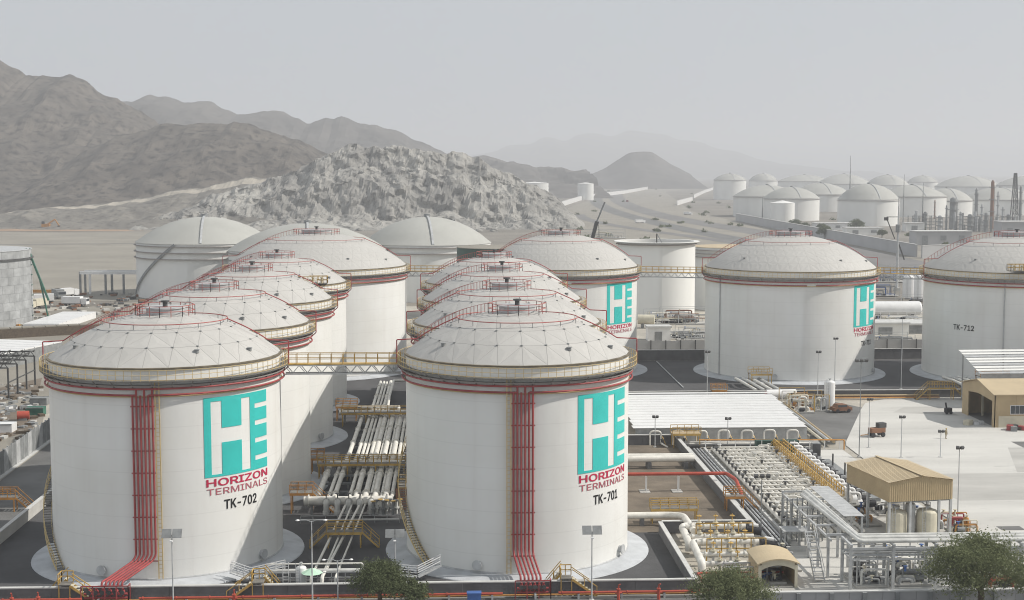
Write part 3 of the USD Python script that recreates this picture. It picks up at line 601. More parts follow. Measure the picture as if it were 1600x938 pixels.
header('thick silver header with valve branches nearest the front between the rows', 181.2, -18.6, -7.2, 2.0, .58, 6, 5)
header('white header pipe crossing the bundle at the second tanks', 205.3, -17.2, -6.4, 1.85, .44, 6, 3)
header('white header pipe crossing the bundle at the third tanks', 249.2, -19.2, -5.6, 1.9, .46, 4, 2)
t = thing('pipe_hoop', 'white pipe hoop between the rows ahead of the far header', 'pipe', (-12, 262, 0))
obj('hoop', MB().elbow([(-10.9, 252, 1.2), (-10.9, 262, 2.6), (-10.9, 284, 2.4), (-4.5, 284.5, 2.4)], .26, 10), 'pipe_white', t); obj('hoop', MB().elbow([(-19, 254.5, 2.0), (-8.8, 254.5, 2.0), (-8.8, 251, 2.0), (-8.8, 251, .8)], .3, 10), 'pipe_white', t)
def crossover(label, x0, x1, y, z=2.3, w=1.1, stairs=(True, True), col='yellow_paint', deck='grating'):
    t = thing('pipe_crossover', label, 'walkway', ((x0 + x1) / 2, y, 0))
    obj('deck', MB().box(x0, x1, y - w / 2, y + w / 2, z - .12, z), deck, t)
    for s in (-1, 1): obj('railing', MB().rail([(x0, y + s * w / 2, z), (x1, y + s * w / 2, z)], 1.1, 1.1, .045), col, t)
    obj('beam', MB().box(x0, x1, y - w / 2 - .06, y - w / 2, z - .32, z - .02), col, t); obj('beam', MB().box(x0, x1, y + w / 2, y + w / 2 + .06, z - .32, z - .02), col, t)
    for x in np.linspace(x0 + .2, x1 - .2, max(2, int((x1 - x0) / 4) + 1)):
        for s in (-1, 1): obj('leg', MB().box(x - .07, x + .07, y + s * w / 2 - .07, y + s * w / 2 + .07, 0, z - .32), col, t)
    for on, xe, s in ((stairs[0], x0, -1), (stairs[1], x1, 1)):
        if not on: continue
        run = z * 1.05; st = MB(); n = max(3, int(z / .22))
        for i in range(n): f = (i + .5) / n; st.box(xe + s * f * run - .14, xe + s * f * run + .14, y - w / 2, y + w / 2, z * (1 - f) - .04, z * (1 - f))
        for k in (-1, 1):
            rl = MB(); a, b = np.array([xe, y + k * w / 2, z]), np.array([xe + s * run, y + k * w / 2, 0]); rl.bar(a - [0, 0, .05], b - [0, 0, .05], .06, .2); rl.bar(a + [0, 0, 1.0], b + [0, 0, 1.0], .07); rl.bar(b, b + [0, 0, 1.0], .06); rl.bar((a + b) / 2, (a + b) / 2 + [0, 0, 1.0], .06); obj('stair_rail', rl, col, t)
        obj('stair', st, deck, t)
    return t
crossover('yellow walkway over the pipes beside the third tanks', -18.6, -6.0, 246.4, 2.4, 1.2, (False, False))
crossover('yellow walkway over the pipes beside the second tanks', -18.8, -6.2, 203.0, 2.4, 1.2, (False, False))
crossover('small yellow crossover with stairs at both ends near the front', -14.4, -10.2, 166.0, 1.9, 1.3)
crossover('yellow valve platform against the right flank of tank TK-702', -20.6, -17.6, 183.5, 2.7, 1.8, (False, True), 'orange_paint')
crossover('yellow valve platform at the second tank of the left row', -20.2, -18.2, 206.6, 2.6, 2.0, (False, False), 'orange_paint')
crossover('yellow valve platform at the third tank of the left row', -20.0, -16.2, 252.6, 2.6, 2.2, (False, False), 'orange_paint')
crossover('yellow valve platform against the left flank of tank TK-701', -6.6, -4.6, 184.6, 3.2, 2.2, (False, False), 'yellow_paint')
t = thing('timber_screen', 'brown boarded screen below the yellow platform left of tank TK-701', 'screen', (-6, 182.4, 0))
for i in range(7): obj('board', MB().box(-6.9 + .34 * i, -6.59 + .34 * i, 183.28, 183.34, .1, 3.0), 'brick_brown', t)
t = thing('valve_cluster', 'tangle of silver valves at the right end of the front header', 'valves', (-7.4, 180, 0))
for i in range(9):
    x, y = -9.6 + .42 * i, 179.2 + .5 * (i % 3); obj('valve', MB().cyl((x, y, .6), (x, y, 2.2), .2, 10).cyl((x, y, 1.3), (x, y, 1.45), .36, 12), 'pipe_silver' if i % 3 else 'steel_grey', t); obj('hand_wheel', MB().cyl((x, y, 2.3), (x, y, 2.38), .34, 12).cyl((x, y, 2.0), (x, y, 2.35), .05, 6), 'dark_steel' if i % 2 else 'yellow_paint', t)
t = thing('handrail_run', 'long grey handrail across the asphalt below the front header', 'handrail', (-12, 176.5, 0))
obj('railing', MB().rail([(-18.6, 176.8, .1), (-6.2, 176.8, .1)], 1.0, 1.6, .04), 'galvanised', t); obj('pipe', MB().cyl((-18.6, 176.2, .7), (-6.2, 176.2, .7), .13, 8), 'pipe_silver', t)
for k, (y, lb) in enumerate(((190.5, 'tall white and yellow valve stems left of tank TK-701'), (209.5, 'valve stems beside the second tank of the right row'))):
    t = thing('valve_group', lb, 'valves', (-6, y, 0))
    for i in range(6): x = -6.8 + .38 * i; obj('stem', MB().cyl((x, y + .3 * (i % 2), .4), (x, y + .3 * (i % 2), 3.0 + .3 * (i % 3)), .08, 6).cyl((x, y + .3 * (i % 2), 2.4), (x, y + .3 * (i % 2), 2.48), .26, 10), ('yellow_paint', 'truck_white', 'galvanised')[i % 3], t)
# front edge fittings between the tanks
t = thing('front_pipe', 'grey pipe with white handrail just inside the front wall', 'pipe', (-14, 151.5, 0))
obj('pipe', MB().elbow([(-19.5, 151.6, 1.2), (-9, 151.6, 1.2), (-9, 151.6, .1)], .24, 10), 'pipe_silver', t); obj('pipe', MB().elbow([(-19.8, 152.6, 1.7), (-9.4, 152.6, 1.7), (-9.4, 152.6, .1)], .10, 8), 'pipe_white', t)
obj('handrail', MB().rail([(-20, 150.6, .2), (-8.2, 150.6, .2)], 1.1, 1.5, .035), 'galvanised', t)
def vessel(name, label, c, r, h, matn='truck_white', cat='vessel', ladder=True, legs=False, z0=0.0):
    t = thing(name, label, cat, c); L = dict(local=True); b = z0 + (.8 if legs else 0)
    obj('shell', MB().lathe([(.02, b), (r * .7, b + .02), (r, b + .18), (r, h - r * .35), (r * .86, h - r * .12), (r * .5, h), (.02, h + r * .05)], 24), matn, t, **L)
    obj('nozzle', MB().cyl((0, 0, h), (0, 0, h + .35), r * .18, 8).cyl((0, 0, h + .35), (0, 0, h + .42), r * .3, 8), 'galvanised', t, **L)
    if ladder:
        l = MB()
        for s in (-.2, .2): l.bar((s - r * .6, -r * .95, 0), (s - r * .6, -r * .95, h + .5), .05)
        for z in np.arange(.3, h, .3): l.bar((-.2 - r * .6, -r * .95, z), (.2 - r * .6, -r * .95, z), .035)
        obj('ladder', l, 'galvanised', t, **L)
    if legs:
        for a in np.arange(4) * 1.57 + .78: obj('leg', MB().bar((r * .8 * math.cos(a), r * .8 * math.sin(a), 0), (r * .8 * math.cos(a), r * .8 * math.sin(a), b + .4), .14), 'steel_grey', t, **L)
    return t
vessel('drain_vessel', 'white upright vessel with ladder inside the front wall left of the umbrella', (-15.6, 148.2, 0), .55, 2.7)
vessel('sample_vessel', 'small white upright vessel inside the front wall right of the umbrella', (-8.4, 148.6, 0), .42, 2.1, legs=True)
t = thing('ladder_frame', 'white ladder frame standing beside the upright white vessel', 'ladder', (-17.2, 147.9, 0)); l = MB()
for x in (-17.5, -16.9): obj('stile', MB().bar((x, 147.9, 0), (x, 147.9, 3.2), .08), 'truck_white', t)
for z in np.arange(.3, 3.1, .35): l.bar((-17.5, 147.9, z), (-16.9, 147.9, z), .05)
obj('rungs', l, 'truck_white', t, kind='stuff')
t = thing('umbrella', 'pale green sun umbrella behind the front wall', 'umbrella', (-14.4, 147.4, 0))
c = MB(); N = 8
for i in range(N):
    a, b = 2 * math.pi * i / N, 2 * math.pi * (i + 1) / N
    c.add([(-14.4, 147.4, 2.75), (-14.4 + 1.15 * math.cos(a), 147.4 + 1.15 * math.sin(a), 2.2), (-14.4 + 1.15 * math.cos(b), 147.4 + 1.15 * math.sin(b), 2.2)], [[0, 1, 2]])
obj('canopy', c, 'umbrella_green', t, smooth=False); obj('pole', MB().cyl((-14.4, 147.4, 0), (-14.4, 147.4, 2.8), .03, 6), 'galvanised', t)
def step_path(label, pts):
    t = thing('access_steps', label, 'steps', pts[0]); P = [np.array(p, float) for p in pts]; m = MB()
    for a, b in zip(P, P[1:]): m.bar(a, b, .8, .08)
    obj('deck', m, 'galvanised', t); obj('handrail', MB().rail([p + [0, -.45, .05] for p in P], 1.0, 1.0, .035), 'truck_white', t); obj('handrail', MB().rail([p + [0, .45, .05] for p in P], 1.0, 1.0, .035), 'truck_white', t)
step_path('white handrailed steps at the foot of tank TK-702', [(-23.6, 152.6, .9), (-21.4, 151.4, .5), (-17.8, 152.2, 1.1)])
step_path('white handrailed steps at the foot of tank TK-701', [(-6.2, 152.0, .6), (-3.4, 150.9, .6), (-.9, 152.2, 1.5)])
# fire main and foam manifolds along the front
t = thing('fire_main', 'red fire water main running along the front wall', 'pipe', (-10, 144.4, 0))
for x0, x1 in ((-46, -37.6), (-31.8, -19), (-19, -4), (-4, 5.6), (11.4, 27.5)): 
    p = MB().cyl((x0, 144.3, .62), (x1, 144.3, .62), .13, 10)
    for x in np.arange(x0 + .4, x1, 3.4): flange(p, (x, 144.3, .62), (1, 0, 0), .13)
    obj('pipe', p, 'red_bright', t)
obj('pipe', MB().cyl((-46, 144.75, .3), (27, 144.75, .3), .09, 8), 'orange_paint', t)
for x in np.arange(-45, 27, 4.5): obj('support', MB().box(x - .1, x + .1, 144.2, 144.9, -.05, .5), 'galvanised', t)
def foam_manifold(label, x0, x1):
    t = thing('foam_manifold', label, 'manifold', ((x0 + x1) / 2, 144.9, 0))
    for z, y in ((.5, 145.0), (.95, 144.9)): obj('header', MB().cyl((x0 - .5, y, z), (x1 + .5, y, z), .13, 10), 'red_paint', t)
    for i in range(6):
        x = x0 + (x1 - x0) * i / 5; obj('valve', MB().cyl((x, 145.1, .3), (x, 145.1, 1.5), .11, 8).cyl((x, 144.8, 1.1), (x, 145.4, 1.1), .2, 10), 'red_paint', t); obj('hand_wheel', MB().cyl((x, 144.78, 1.1), (x, 144.72, 1.1), .24, 12), 'dark_steel', t)
    obj('frame', MB().rail([(x0 - .7, 144.4, 0), (x1 + .7, 144.4, 0), (x1 + .7, 145.3, 0)], 1.9, 1.3, .05, (1,)), 'red_paint', t)
foam_manifold('red foam manifold below the riser pipes of tank TK-702', -37.0, -33.6)
foam_manifold('red foam manifold below the riser pipes of tank TK-701', 7.6, 9.9)
def hydrant(x, y, label):
    t = thing('fire_hydrant', label, 'hydrant', (x, y, -.05)); L = dict(local=True)
    obj('barrel', MB().cyl((0, 0, 0), (0, 0, 1.1), .16, 10).cyl((0, 0, 1.1), (0, 0, 1.2), .22, 10), 'red_bright', t, **L); obj('outlet', MB().cyl((-.35, 0, .75), (.35, 0, .75), .09, 8), 'red_bright', t, **L); obj('monitor', MB().elbow([(0, 0, 1.2), (0, 0, 1.55), (.1, -.5, 1.8)], .07, 8), 'red_bright', t, **L)
for x, y, w_ in ((-44.4, 143.4, 'red hydrant by the front wall left of the yellow stile'), (-41.8, 143.6, 'second red hydrant left of the red foam manifold of TK-702'), (-22, 143.6, 'red hydrant left of the green umbrella'), (17.6, 143.7, 'red hydrant right of the front lamp post by TK-701'), (21.8, 143.7, 'red hydrant near the right end of the front wall')): hydrant(x, y, w_)
t = thing('tool_box', 'blue box standing on the front lane below tank TK-701', 'box', (2.6, 143.3, 0)); obj('body', MB().box(1.9, 3.3, 142.9, 143.7, -.05, 1.0), 'blue_paint', t); obj('lid', MB().box(1.85, 3.35, 142.85, 143.75, 1.003, 1.12), 'blue_paint', t)
def stile(label, x, slope):                                        # yellow step over the bund wall
    t = thing('wall_stile', label, 'steps', (x, 145.8, 0)); z = 1.85
    obj('deck', MB().box(x - .6, x + .6, 145.2, 146.6, z - .1, z), 'grating', t); obj('railing', MB().rail([(x - .6, 145.2, z), (x - .6, 146.6, z)], 1.1, .7, .045), 'yellow_paint', t); obj('railing', MB().rail([(x + .6, 146.6, z), (x - .6, 146.6, z)], 1.1, .7, .045), 'yellow_paint', t)
    for s, yy in ((slope, 145.2), (-slope * .6, 147.6)):
        st = MB()
        for i in range(8): f = (i + .5) / 8; st.obox((x + s * (.6 + f * 2.6), yy + .35, z * (1 - f)), (.34, .9, .05))
        for k in (-.1, .8):
            rl = MB(); a, b = np.array([x + s * .6, yy + k, z]), np.array([x + s * 3.2, yy + k, .0]); rl.bar(a - [0, 0, .08], b - [0, 0, .08], .07, .24); rl.bar(a + [0, 0, 1], b + [0, 0, 1], .08); rl.bar(b, b + [0, 0, 1], .07); rl.bar((a + b) / 2, (a + b) / 2 + [0, 0, 1], .07); obj('stair_rail', rl, 'yellow_paint', t)
        obj('stair', st, 'cream_paint', t)
    for dx in (-.55, .55):
        for y in (145.25, 146.55): obj('leg', MB().box(x + dx - .05, x + dx + .05, y - .05, y + .05, 0, z - .1), 'yellow_paint', t)
stile('yellow stile over the front wall at the foot of TK-702', -39.6, 1)
stile('yellow stile over the front wall right of the riser pipes of TK-701', 12.3, 1)
stile('yellow stile over the front wall between the two front tanks', -19.8, -1)

# ------------------------------------------------------------------ lamp posts
def lamp(label, x, y, h, kind, group=None, z0=-.05):
    t = thing('lamp_post', label, 'lamp post', (x, y, z0), group=group); L = dict(local=True)
    obj('base_plate', MB().box(-.25, .25, -.25, .25, 0, .12), 'bund_cap', t, **L); obj('pole', MB().cyl((0, 0, .1), (0, 0, h), .085, 8, .055), 'galvanised' if kind != 'flood' else 'steel_grey', t, **L)
    if kind == 'solar':
        obj('solar_panel', MB().obox((-.53, 0, h + .15), (.98, .06, .95), 0, -.55), 'steel_grey', t, **L); obj('solar_panel', MB().obox((.53, 0, h + .15), (.98, .06, .95), 0, -.55), 'steel_grey', t, **L)
        obj('lamp_head', MB().obox((0, -.35, h - .55), (.28, .5, .12)), 'truck_white', t, **L)
    elif kind == 'twin':
        for s in (-1, 1): obj('arm', MB().tube([(0, 0, h - .1), (s * .5, 0, h + .12), (s * 1.25, 0, h + .1)], .035, 6), 'galvanised', t, **L); obj('lamp_head', MB().lathe([(.02, -.1), (.2, -.05), (.22, .02), (.02, .1)], 10, (s * 1.4, 0, h + .1)), 'truck_white', t, **L)
    elif kind == 'flood':
        obj('cross_arm', MB().bar((-.8, 0, h), (.8, 0, h), .09), 'dark_steel', t, **L)
        for x_ in (-.75, 0, .75): obj('flood_light', MB().obox((x_, -.22, h + .18), (.48, .34, .4), 0, .5), 'dark_steel', t, **L)
    elif kind == 'single':
        obj('cross_arm', MB().bar((-.35, 0, h), (.35, 0, h), .07), 'dark_steel', t, **L)
        for x_ in (-.28, .28): obj('flood_light', MB().obox((x_, -.15, h + .15), (.44, .3, .36), x_, .5), 'dark_steel', t, **L)
    return t
lamp('tall solar lamp post in front of tank TK-702', -28.3, 144.2, 7.3, 'solar')
lamp('solar lamp post behind the front wall left of tank TK-701', -5.7, 148.6, 5.9, 'solar')
lamp('tall solar lamp post in front of tank TK-701', 14.8, 143.6, 7.3, 'solar')
lamp('plain tall lamp post in front of the pipe bundle', -13.9, 142.5, 9.0, 'twin')
lamp('lower twin headed lamp post right of the green umbrella', -11.4, 143.5, 4.6, 'twin')
lamp('three headed floodlight mast beside the valve manifold', 38.0, 168.4, 7.4, 'flood')
for lb, x, y, h, k in (('floodlight pole at the upper left corner of the yard by the white vessel', 68.8, 259.5, 10.8, 'single'), ('very tall thin floodlight pole in front of TK-711 under its emblem', 79.6, 287, 10, 'single'), ('tallest floodlight mast at the left edge of the yard', 64.0, 216, 15.0, 'flood'), ('floodlight pole at the yard edge right of the tallest mast', 67.6, 223, 7.8, 'single'), ('floodlight pole at the yard edge behind the tan canopy', 70.3, 215, 6.3, 'single'), ('floodlight pole at the right corner of the tan canopy', 65.2, 176.3, 9.1, 'single'), ('thin pole in front of the white ribbed roof at its middle', 45.0, 224.5, 4.6, 'single'), ('thin pole at the left end of the white ribbed roof', 33.3, 225, 4.9, 'single'), ('pale lamp post standing behind the white ribbed roof', 50, 270, 9.6, 'single'), ('floodlight pole between tanks TK-711 and TK-712', 92.5, 284, 14.5, 'single'), ('short bare pole in the yard behind the tan canopy', 76.5, 215, 4.0, 'single')): lamp(lb, x, y, h, k)

# ------------------------------------------------------------------ right hand bund: cross pipes
t = thing('cross_pipe', 'twin white pipe crossing the brown bund floor', 'pipe', (29, 208.5, 0))
obj('pipe', MB().cyl((20.5, 208.5, 1.5), (36.8, 208.5, 1.5), .5, 14), 'pipe_white', t); obj('pipe', MB().cyl((20.5, 209.8, 1.7), (36.8, 209.8, 1.7), .35, 12), 'pipe_white', t)
for x in (24, 30, 35.5): obj('stand', MB().box(x - .3, x + .3, 207.9, 210.2, 0, 1.0), 'bund_concrete', t)
t = thing('red_pipe', 'thick red fire pipe on white trestles over the brown floor', 'pipe', (29, 193.2, 0))
obj('pipe', MB().elbow([(20, 193.2, 2.5), (38.6, 193.2, 2.5), (39.4, 190.4, 2.2), (39.4, 186, .9)], .24, 12), 'red_bright', t)
for x in (27.4, 31.9): 
    for y in (192.7, 193.7): obj('trestle_leg', MB().bar((x, y, .1), (x, y, 2.2), .13), 'truck_white', t)
    obj('footing', MB().box(x - .9, x + .5, 192.2, 194.1, 0, .12), 'light_concrete', t)
t = thing('suction_pipe', 'thick white pipe from tank TK-701 over the bund wall', 'pipe', (25, 174.5, 0))
obj('pipe', MB().elbow([(20.8, 174.4, 1.3), (27.6, 174.4, 1.3), (29.2, 172.6, 1.6), (29.2, 165, 1.6)], .42, 14), 'pipe_white', t); obj('stand', MB().box(24, 24.5, 174, 174.8, 0, .9), 'bund_concrete', t)
crossover('low yellow platform over the pipe at the bund corner', 25.5, 31.5, 175.8, 1.9, 1.2, (False, False))
crossover('short yellow stile at the far bend of the outer bund wall', 36.2, 38.8, 182.2, 1.9, 1.2, (False, True), 'orange_paint')
crossover('tan platform at the corner of the bund by the ribbed roof', 36.0, 40.6, 225.2, 2.3, 2.2, (False, False), 'yellow_paint', 'tan_metal')
t = thing('ground_pipe', 'thin pale pipe lying diagonally on the asphalt by TK-711', 'pipe', at(1046, 585)); obj('pipe', MB().cyl(at(1026, 565, .15), at(1068, 606, .15), .12, 8), 'galvanised', t)
# valve manifold in the notch of the bund
t = thing('valve_manifold', 'valve manifold of white pipes and yellow frames outside the bund wall', 'manifold', (31, 160, 0))
for y, z, x0, x1, r in ((166.2, 1.9, 28.4, 35.6, .34), (163.4, 1.4, 28.0, 36.0, .26), (159.8, 1.7, 28.6, 35.8, .34), (156.0, 1.3, 28.2, 34.0, .26), (153.2, 1.0, 28.4, 33.0, .3)):
    p = MB().cyl((x0, y, z), (x1, y, z), r, 12)
    for x in np.arange(x0 + .7, x1, 1.5): flange(p, (x, y, z), (1, 0, 0), r)
    obj('pipe', p, 'pipe_white', t)
    for x in np.arange(x0 + 1.6, x1 - .4, 2.0):
        v = MB().cyl((x, y, z), (x, y, z + .75), .16, 8).cyl((x, y, z + .35), (x, y, z + .5), .34, 10); obj('valve_body', v, 'cream_paint', t)
        obj('valve_stem', MB().cyl((x, y, z + .75), (x, y, z + 1.5), .06, 6).cyl((x, y, z + 1.25), (x, y, z + 1.31), .3, 12), 'yellow_paint', t)
        obj('stand', MB().box(x - .12, x + .12, y - .12, y + .12, 0, z - r), 'galvanised', t)
for y0, y1 in ((168, 161.5), (160.5, 153)): obj('collector', MB().elbow([(30.2, y0, 1.5), (28.2, y0, 1.5), (28.0, y1, 1.1), (28.0, y1 - .1, .2)], .45, 12), 'pipe_white', t)
for y in (164.8, 157.8): obj('frame', MB().rail([(29.4, y, 0), (36.2, y, 0)], 2.6, 1.7, .06, (1.0, .55)), 'yellow_paint', t)
obj('frame', MB().rail([(30, 151.2, 0), (36, 151.2, 0), (36, 149.6, 0), (30, 149.6, 0)], 1.6, 1.5, .07, (1.0, .5)), 'galvanised', t)
obj('red_branch', MB().elbow([(27, 146.5, .8), (27, 150.2, .8), (36.4, 150.2, .8)], .14, 8), 'red_bright', t); obj('red_branch', MB().elbow([(27.5, 146.5, .5), (27.5, 149.4, .5), (33, 149.4, .5)], .1, 8), 'red_bright', t)
for y, x in ((166.2, 36.2), (159.8, 36.6)):
    m = MB().cyl((x - .4, y, 1.5), (x + 1.3, y - .4, 1.3), .5, 14).cyl((x - .55, y, 1.5), (x - .35, y, 1.5), .6, 14); obj('actuator', m, 'black_rubber', t); obj('actuator_cap', MB().cyl((x - .1, y, 2.05), (x + .9, y - .3, 1.95), .24, 10), 'truck_white', t)
# ------------------------------------------------------------------ ribbed white roof
t = thing('ribbed_roof_shed', 'low shed with a broad white roof of overlapping strips', 'building', (45, 228, 0))
N = 14; y0, y1 = 228.2, 263.0; dp = (y1 - y0) / N
for i in range(N):
    ya, yb = y0 + dp * i, y0 + dp * (i + 1); xr = 58.9 + (i / N) * 1.6 + (.25 if i % 2 else 0); xl = 30.2 + .2 * (i % 2) + i * .12
    zf, zb = 2.56 + .03 * i, 2.525 + .03 * i                        # each strip laps over the one behind it
    if i == N - 1: ya += .8
    v = [(xl, ya, zf), (xr, ya, zf), (xr, yb + .1, zb), (xl, yb + .1, zb)]; lo = [(a, b, c - .06) for a, b, c in v]
    m = MB().quad(*v).quad(lo[0], lo[1], v[1], v[0]).quad(lo[1], lo[2], v[2], v[1]).quad(lo[2], lo[3], v[3], v[2]).quad(lo[3], lo[0], v[0], v[3]); obj('roof_strip', m, 'truck_white', t)
for i in range(8):
    x = 30.6 + 3.55 * i; obj('wall_panel', MB().box(x + .02, x + 3.53, 228.6, 228.75, 0, 2.4), 'galvanised', t)
obj('side_wall', MB().box(58.6, 58.75, 228.8, 262.5, 0, 2.3), 'galvanised', t); obj('back_wall', MB().box(31, 58.5, 262.6, 262.75, 0, 2.3), 'galvanised', t)
pl = None
for i in range(7):
    x = 33.6 + 3.75 * i; lb = 'white inverted U pipe standing before the ribbed roof shed'
    if pl is None:
        pl = thing('pipe_loop', lb, 'pipe', (x, 226.6, 0), group='pipe loops in front of the ribbed roof'); L = dict(local=True)
        obj('loop', MB().elbow([(-.9, 0, 0), (-.9, 0, 2.3), (.9, 0, 2.3), (.9, 0, .2)], .15, 8, .6), 'pipe_white', pl, **L); obj('branch', MB().elbow([(.9, 0, .5), (.9, -1.6, .5), (1.7, -2.2, .1)], .14, 8), 'pipe_white', pl, **L); obj('valve', MB().cyl((.9, -.8, .3), (.9, -.8, 1.2), .14, 8).cyl((.9, -.8, 1.1), (.9, -.8, 1.16), .28, 10), 'dark_steel', pl, **L); obj('support', MB().bar((1.7, -.6, 0), (1.1, .3, 1.5), .1), 'yellow_paint', pl, **L)
    else: copy(pl, (x, 226.6 + .3 * (i % 2), 0), lb)
t = thing('orange_pipe', 'orange pipe on posts in front of the ribbed roof shed', 'pipe', (50, 221.8, 0)); obj('pipe', MB().elbow([(40, 222.6, 1.6), (63.2, 221.6, 1.6), (63.2, 221.6, 0)], .12, 8), 'orange_paint', t)
for x in np.arange(41, 63, 2.4): obj('post', MB().box(x - .06, x + .06, 222.1, 222.3, 0, 1.5), 'truck_white', t)
t = thing('dark_tray', 'dark pipe tray along the front of the pipe loops', 'pipe tray', (48, 223.8, 0)); obj('tray', MB().box(38, 60, 223.4, 224.4, .3, .55), 'dark_steel', t); obj('pipe', MB().cyl((38, 224.8, .5), (60, 224.8, .5), .2, 8), 'pipe_white', t); obj('pipe', MB().cyl((38, 225.4, .7), (60, 225.4, .7), .14, 8), 'pipe_silver', t)
t = thing('green_container', 'dark green container beside the orange pipe', 'container', (51.5, 220.5, 0)); m = MB()
obj('body', MB().box(48.6, 55.4, 219.6, 221.0, 0, 1.9), 'dark_green', t)
for x in np.arange(49, 55.4, .6): obj('rib', MB().box(x - .06, x + .06, 219.52, 219.6, .1, 1.8), 'dark_green', t)
for x in (49.4, 51.5, 53.6, 54.6): obj('pole', MB().box(x - .05, x + .05, 219.3, 219.4, 0, 2.0), 'truck_white', t)
# ------------------------------------------------------------------ loading manifold, walkway and pump row
sheet('concrete_apron', R4(38, 63, 141.2, 222), -.04, 'yard_concrete', 'pale concrete apron under the loading pipes and canopy')
sheet('manifold_bed', R4(41, 51, 166.5, 220.5), .02, 'pad_light', 'white concrete bed beneath the loading pipes')
t = thing('loading_manifold', 'long bed of white loading pipes with rows of valves', 'manifold', (45, 195, 0))
for i in range(12):
    x = 41.6 + .8 * i; obj('pipe', MB().cyl((x, 167.5, .8), (x, 219.5, .8), .2 if i % 3 else .28, 8), 'pipe_white', t)
for k, y in enumerate(np.arange(169, 219, 2.45)):
    obj('cross_pipe', MB().cyl((41.4, y, 1.25), (50.6, y, 1.25), .13, 8), 'pipe_white', t); obj('sleeper', MB().box(41.2, 50.8, y + .9, y + 1.15, 0, .55), 'light_concrete', t)
    for x in (41.5, 41.6 + .8 * (1 + (k * 5) % 10), 50.3): obj('valve', MB().cyl((x, y, 1.2), (x, y, 1.75), .17, 8).cyl((x, y, 1.7), (x, y, 1.77), .34, 10), 'dark_steel' if x < 42 or (k % 3 == 0) else 'pipe_silver', t)
    if k % 2: obj('riser', MB().elbow([(44 + (k % 5), y, 1.25), (44 + (k % 5), y, 2.0), (45.6 + (k % 5), y, 2.0), (45.6 + (k % 5), y, 1.0)], .12, 8), 'pipe_white', t)
t = thing('pipe_trench', 'concrete pipe trench edged by pale kerbs left of the loading pipes', 'trench', (39.5, 195, 0))
obj('kerb', MB().box(38.2, 38.55, 162, 228, -.05, .35), 'bund_cap', t); obj('kerb', MB().box(40.6, 40.95, 165, 222, -.05, .5), 'bund_cap', t); obj('floor', MB().box(38.56, 40.59, 162, 226, -.08, .03), 'asphalt', t)
for x in (39.1, 39.6, 40.1): obj('pipe', MB().cyl((x, 163, .3), (x, 222, .3), .13, 8), 'galvanised', t)
obj('end_wall', MB().box(38.2, 43, 161.6, 161.95, -.05, .5), 'bund_cap', t)
t = crossover('long yellow access walkway between loading pipes and pump row', 51.3, 52.3, 219, .9, 1, (False, False))
t = thing('access_gantry', 'long yellow gantry with many handrails right of the loading pipes', 'gantry', (51.9, 200, 0))
obj('deck', MB().box(51.2, 52.6, 184, 218.6, 1.2, 1.3), 'tan_metal', t)
for x in (51.2, 52.6): obj('railing', MB().rail([(x, 184, 1.3), (x, 218.6, 1.3)], 1.1, 1.25, .06), 'yellow_paint', t)
for y in np.arange(185, 218.5, 3.0): obj('bay_steps', MB().box(50.6, 51.15, y, y + .8, .5, .58).box(50.2, 50.6, y, y + .8, .1, .18).bar((50.2, y, 1.0), (51.2, y, 2.3), .07).bar((50.2, y + .8, 1.0), (51.2, y + .8, 2.3), .07), 'yellow_paint', t); obj('leg', MB().box(51.3, 51.45, y - .6, y - .45, 0, 1.2).box(52.3, 52.45, y - .6, y - .45, 0, 1.2), 'yellow_paint', t)
pm = None
for i in range(14):
    y = 181.2 + 2.65 * i; x = 54.6 + .03 * i; lb = 'black and white product pump in the long row beside the gantry'
    if pm is None:
        pm = thing('product_pump', lb, 'pump', (x, y, 0), group='pumps in the long row'); L = dict(local=True)
        obj('base', MB().box(-1.5, 1.5, -.5, .5, 0, .3), 'light_concrete', pm, **L); obj('motor', MB().cyl((-.1, 0, .9), (1.3, 0, .9), .48, 14).cyl((1.3, 0, .9), (1.45, 0, .9), .4, 14), 'black_rubber', pm, **L)
        obj('casing', MB().cyl((-1.0, 0, .85), (-.4, 0, .85), .6, 14).cyl((-.4, 0, .85), (-.1, 0, .85), .2, 10), 'truck_white', pm, **L); obj('discharge', MB().elbow([(-.7, 0, 1.3), (-.7, 0, 2.3), (-2.0, 0, 2.3)], .2, 10), 'truck_white', pm, **L); obj('terminal_box', MB().box(.4, .9, -.2, .2, 1.38, 1.7), 'galvanised', pm, **L)
    else: copy(pm, (x, y, 0), lb)
t = thing('switch_cabinet', 'grey upright cabinet behind the pump row', 'cabinet', (56.6, 214, 0)); obj('body', MB().box(56, 57.3, 213.6, 214.6, .1, 2.6), 'steel_grey', t); obj('door', MB().box(56.06, 57.24, 213.55, 213.6, .2, 2.5), 'dark_steel', t)
t = thing('motor_plinth', 'long dark plinth behind the pump row', 'plinth', (57.6, 200, 0)); obj('plinth', MB().box(57, 58.2, 186, 212, -.05, .5), 'steel_grey', t)
for y in (188, 194, 200.5, 207): obj('post', MB().box(57.3, 57.5, y, y + .2, .5, 2.3), 'dark_steel', t)

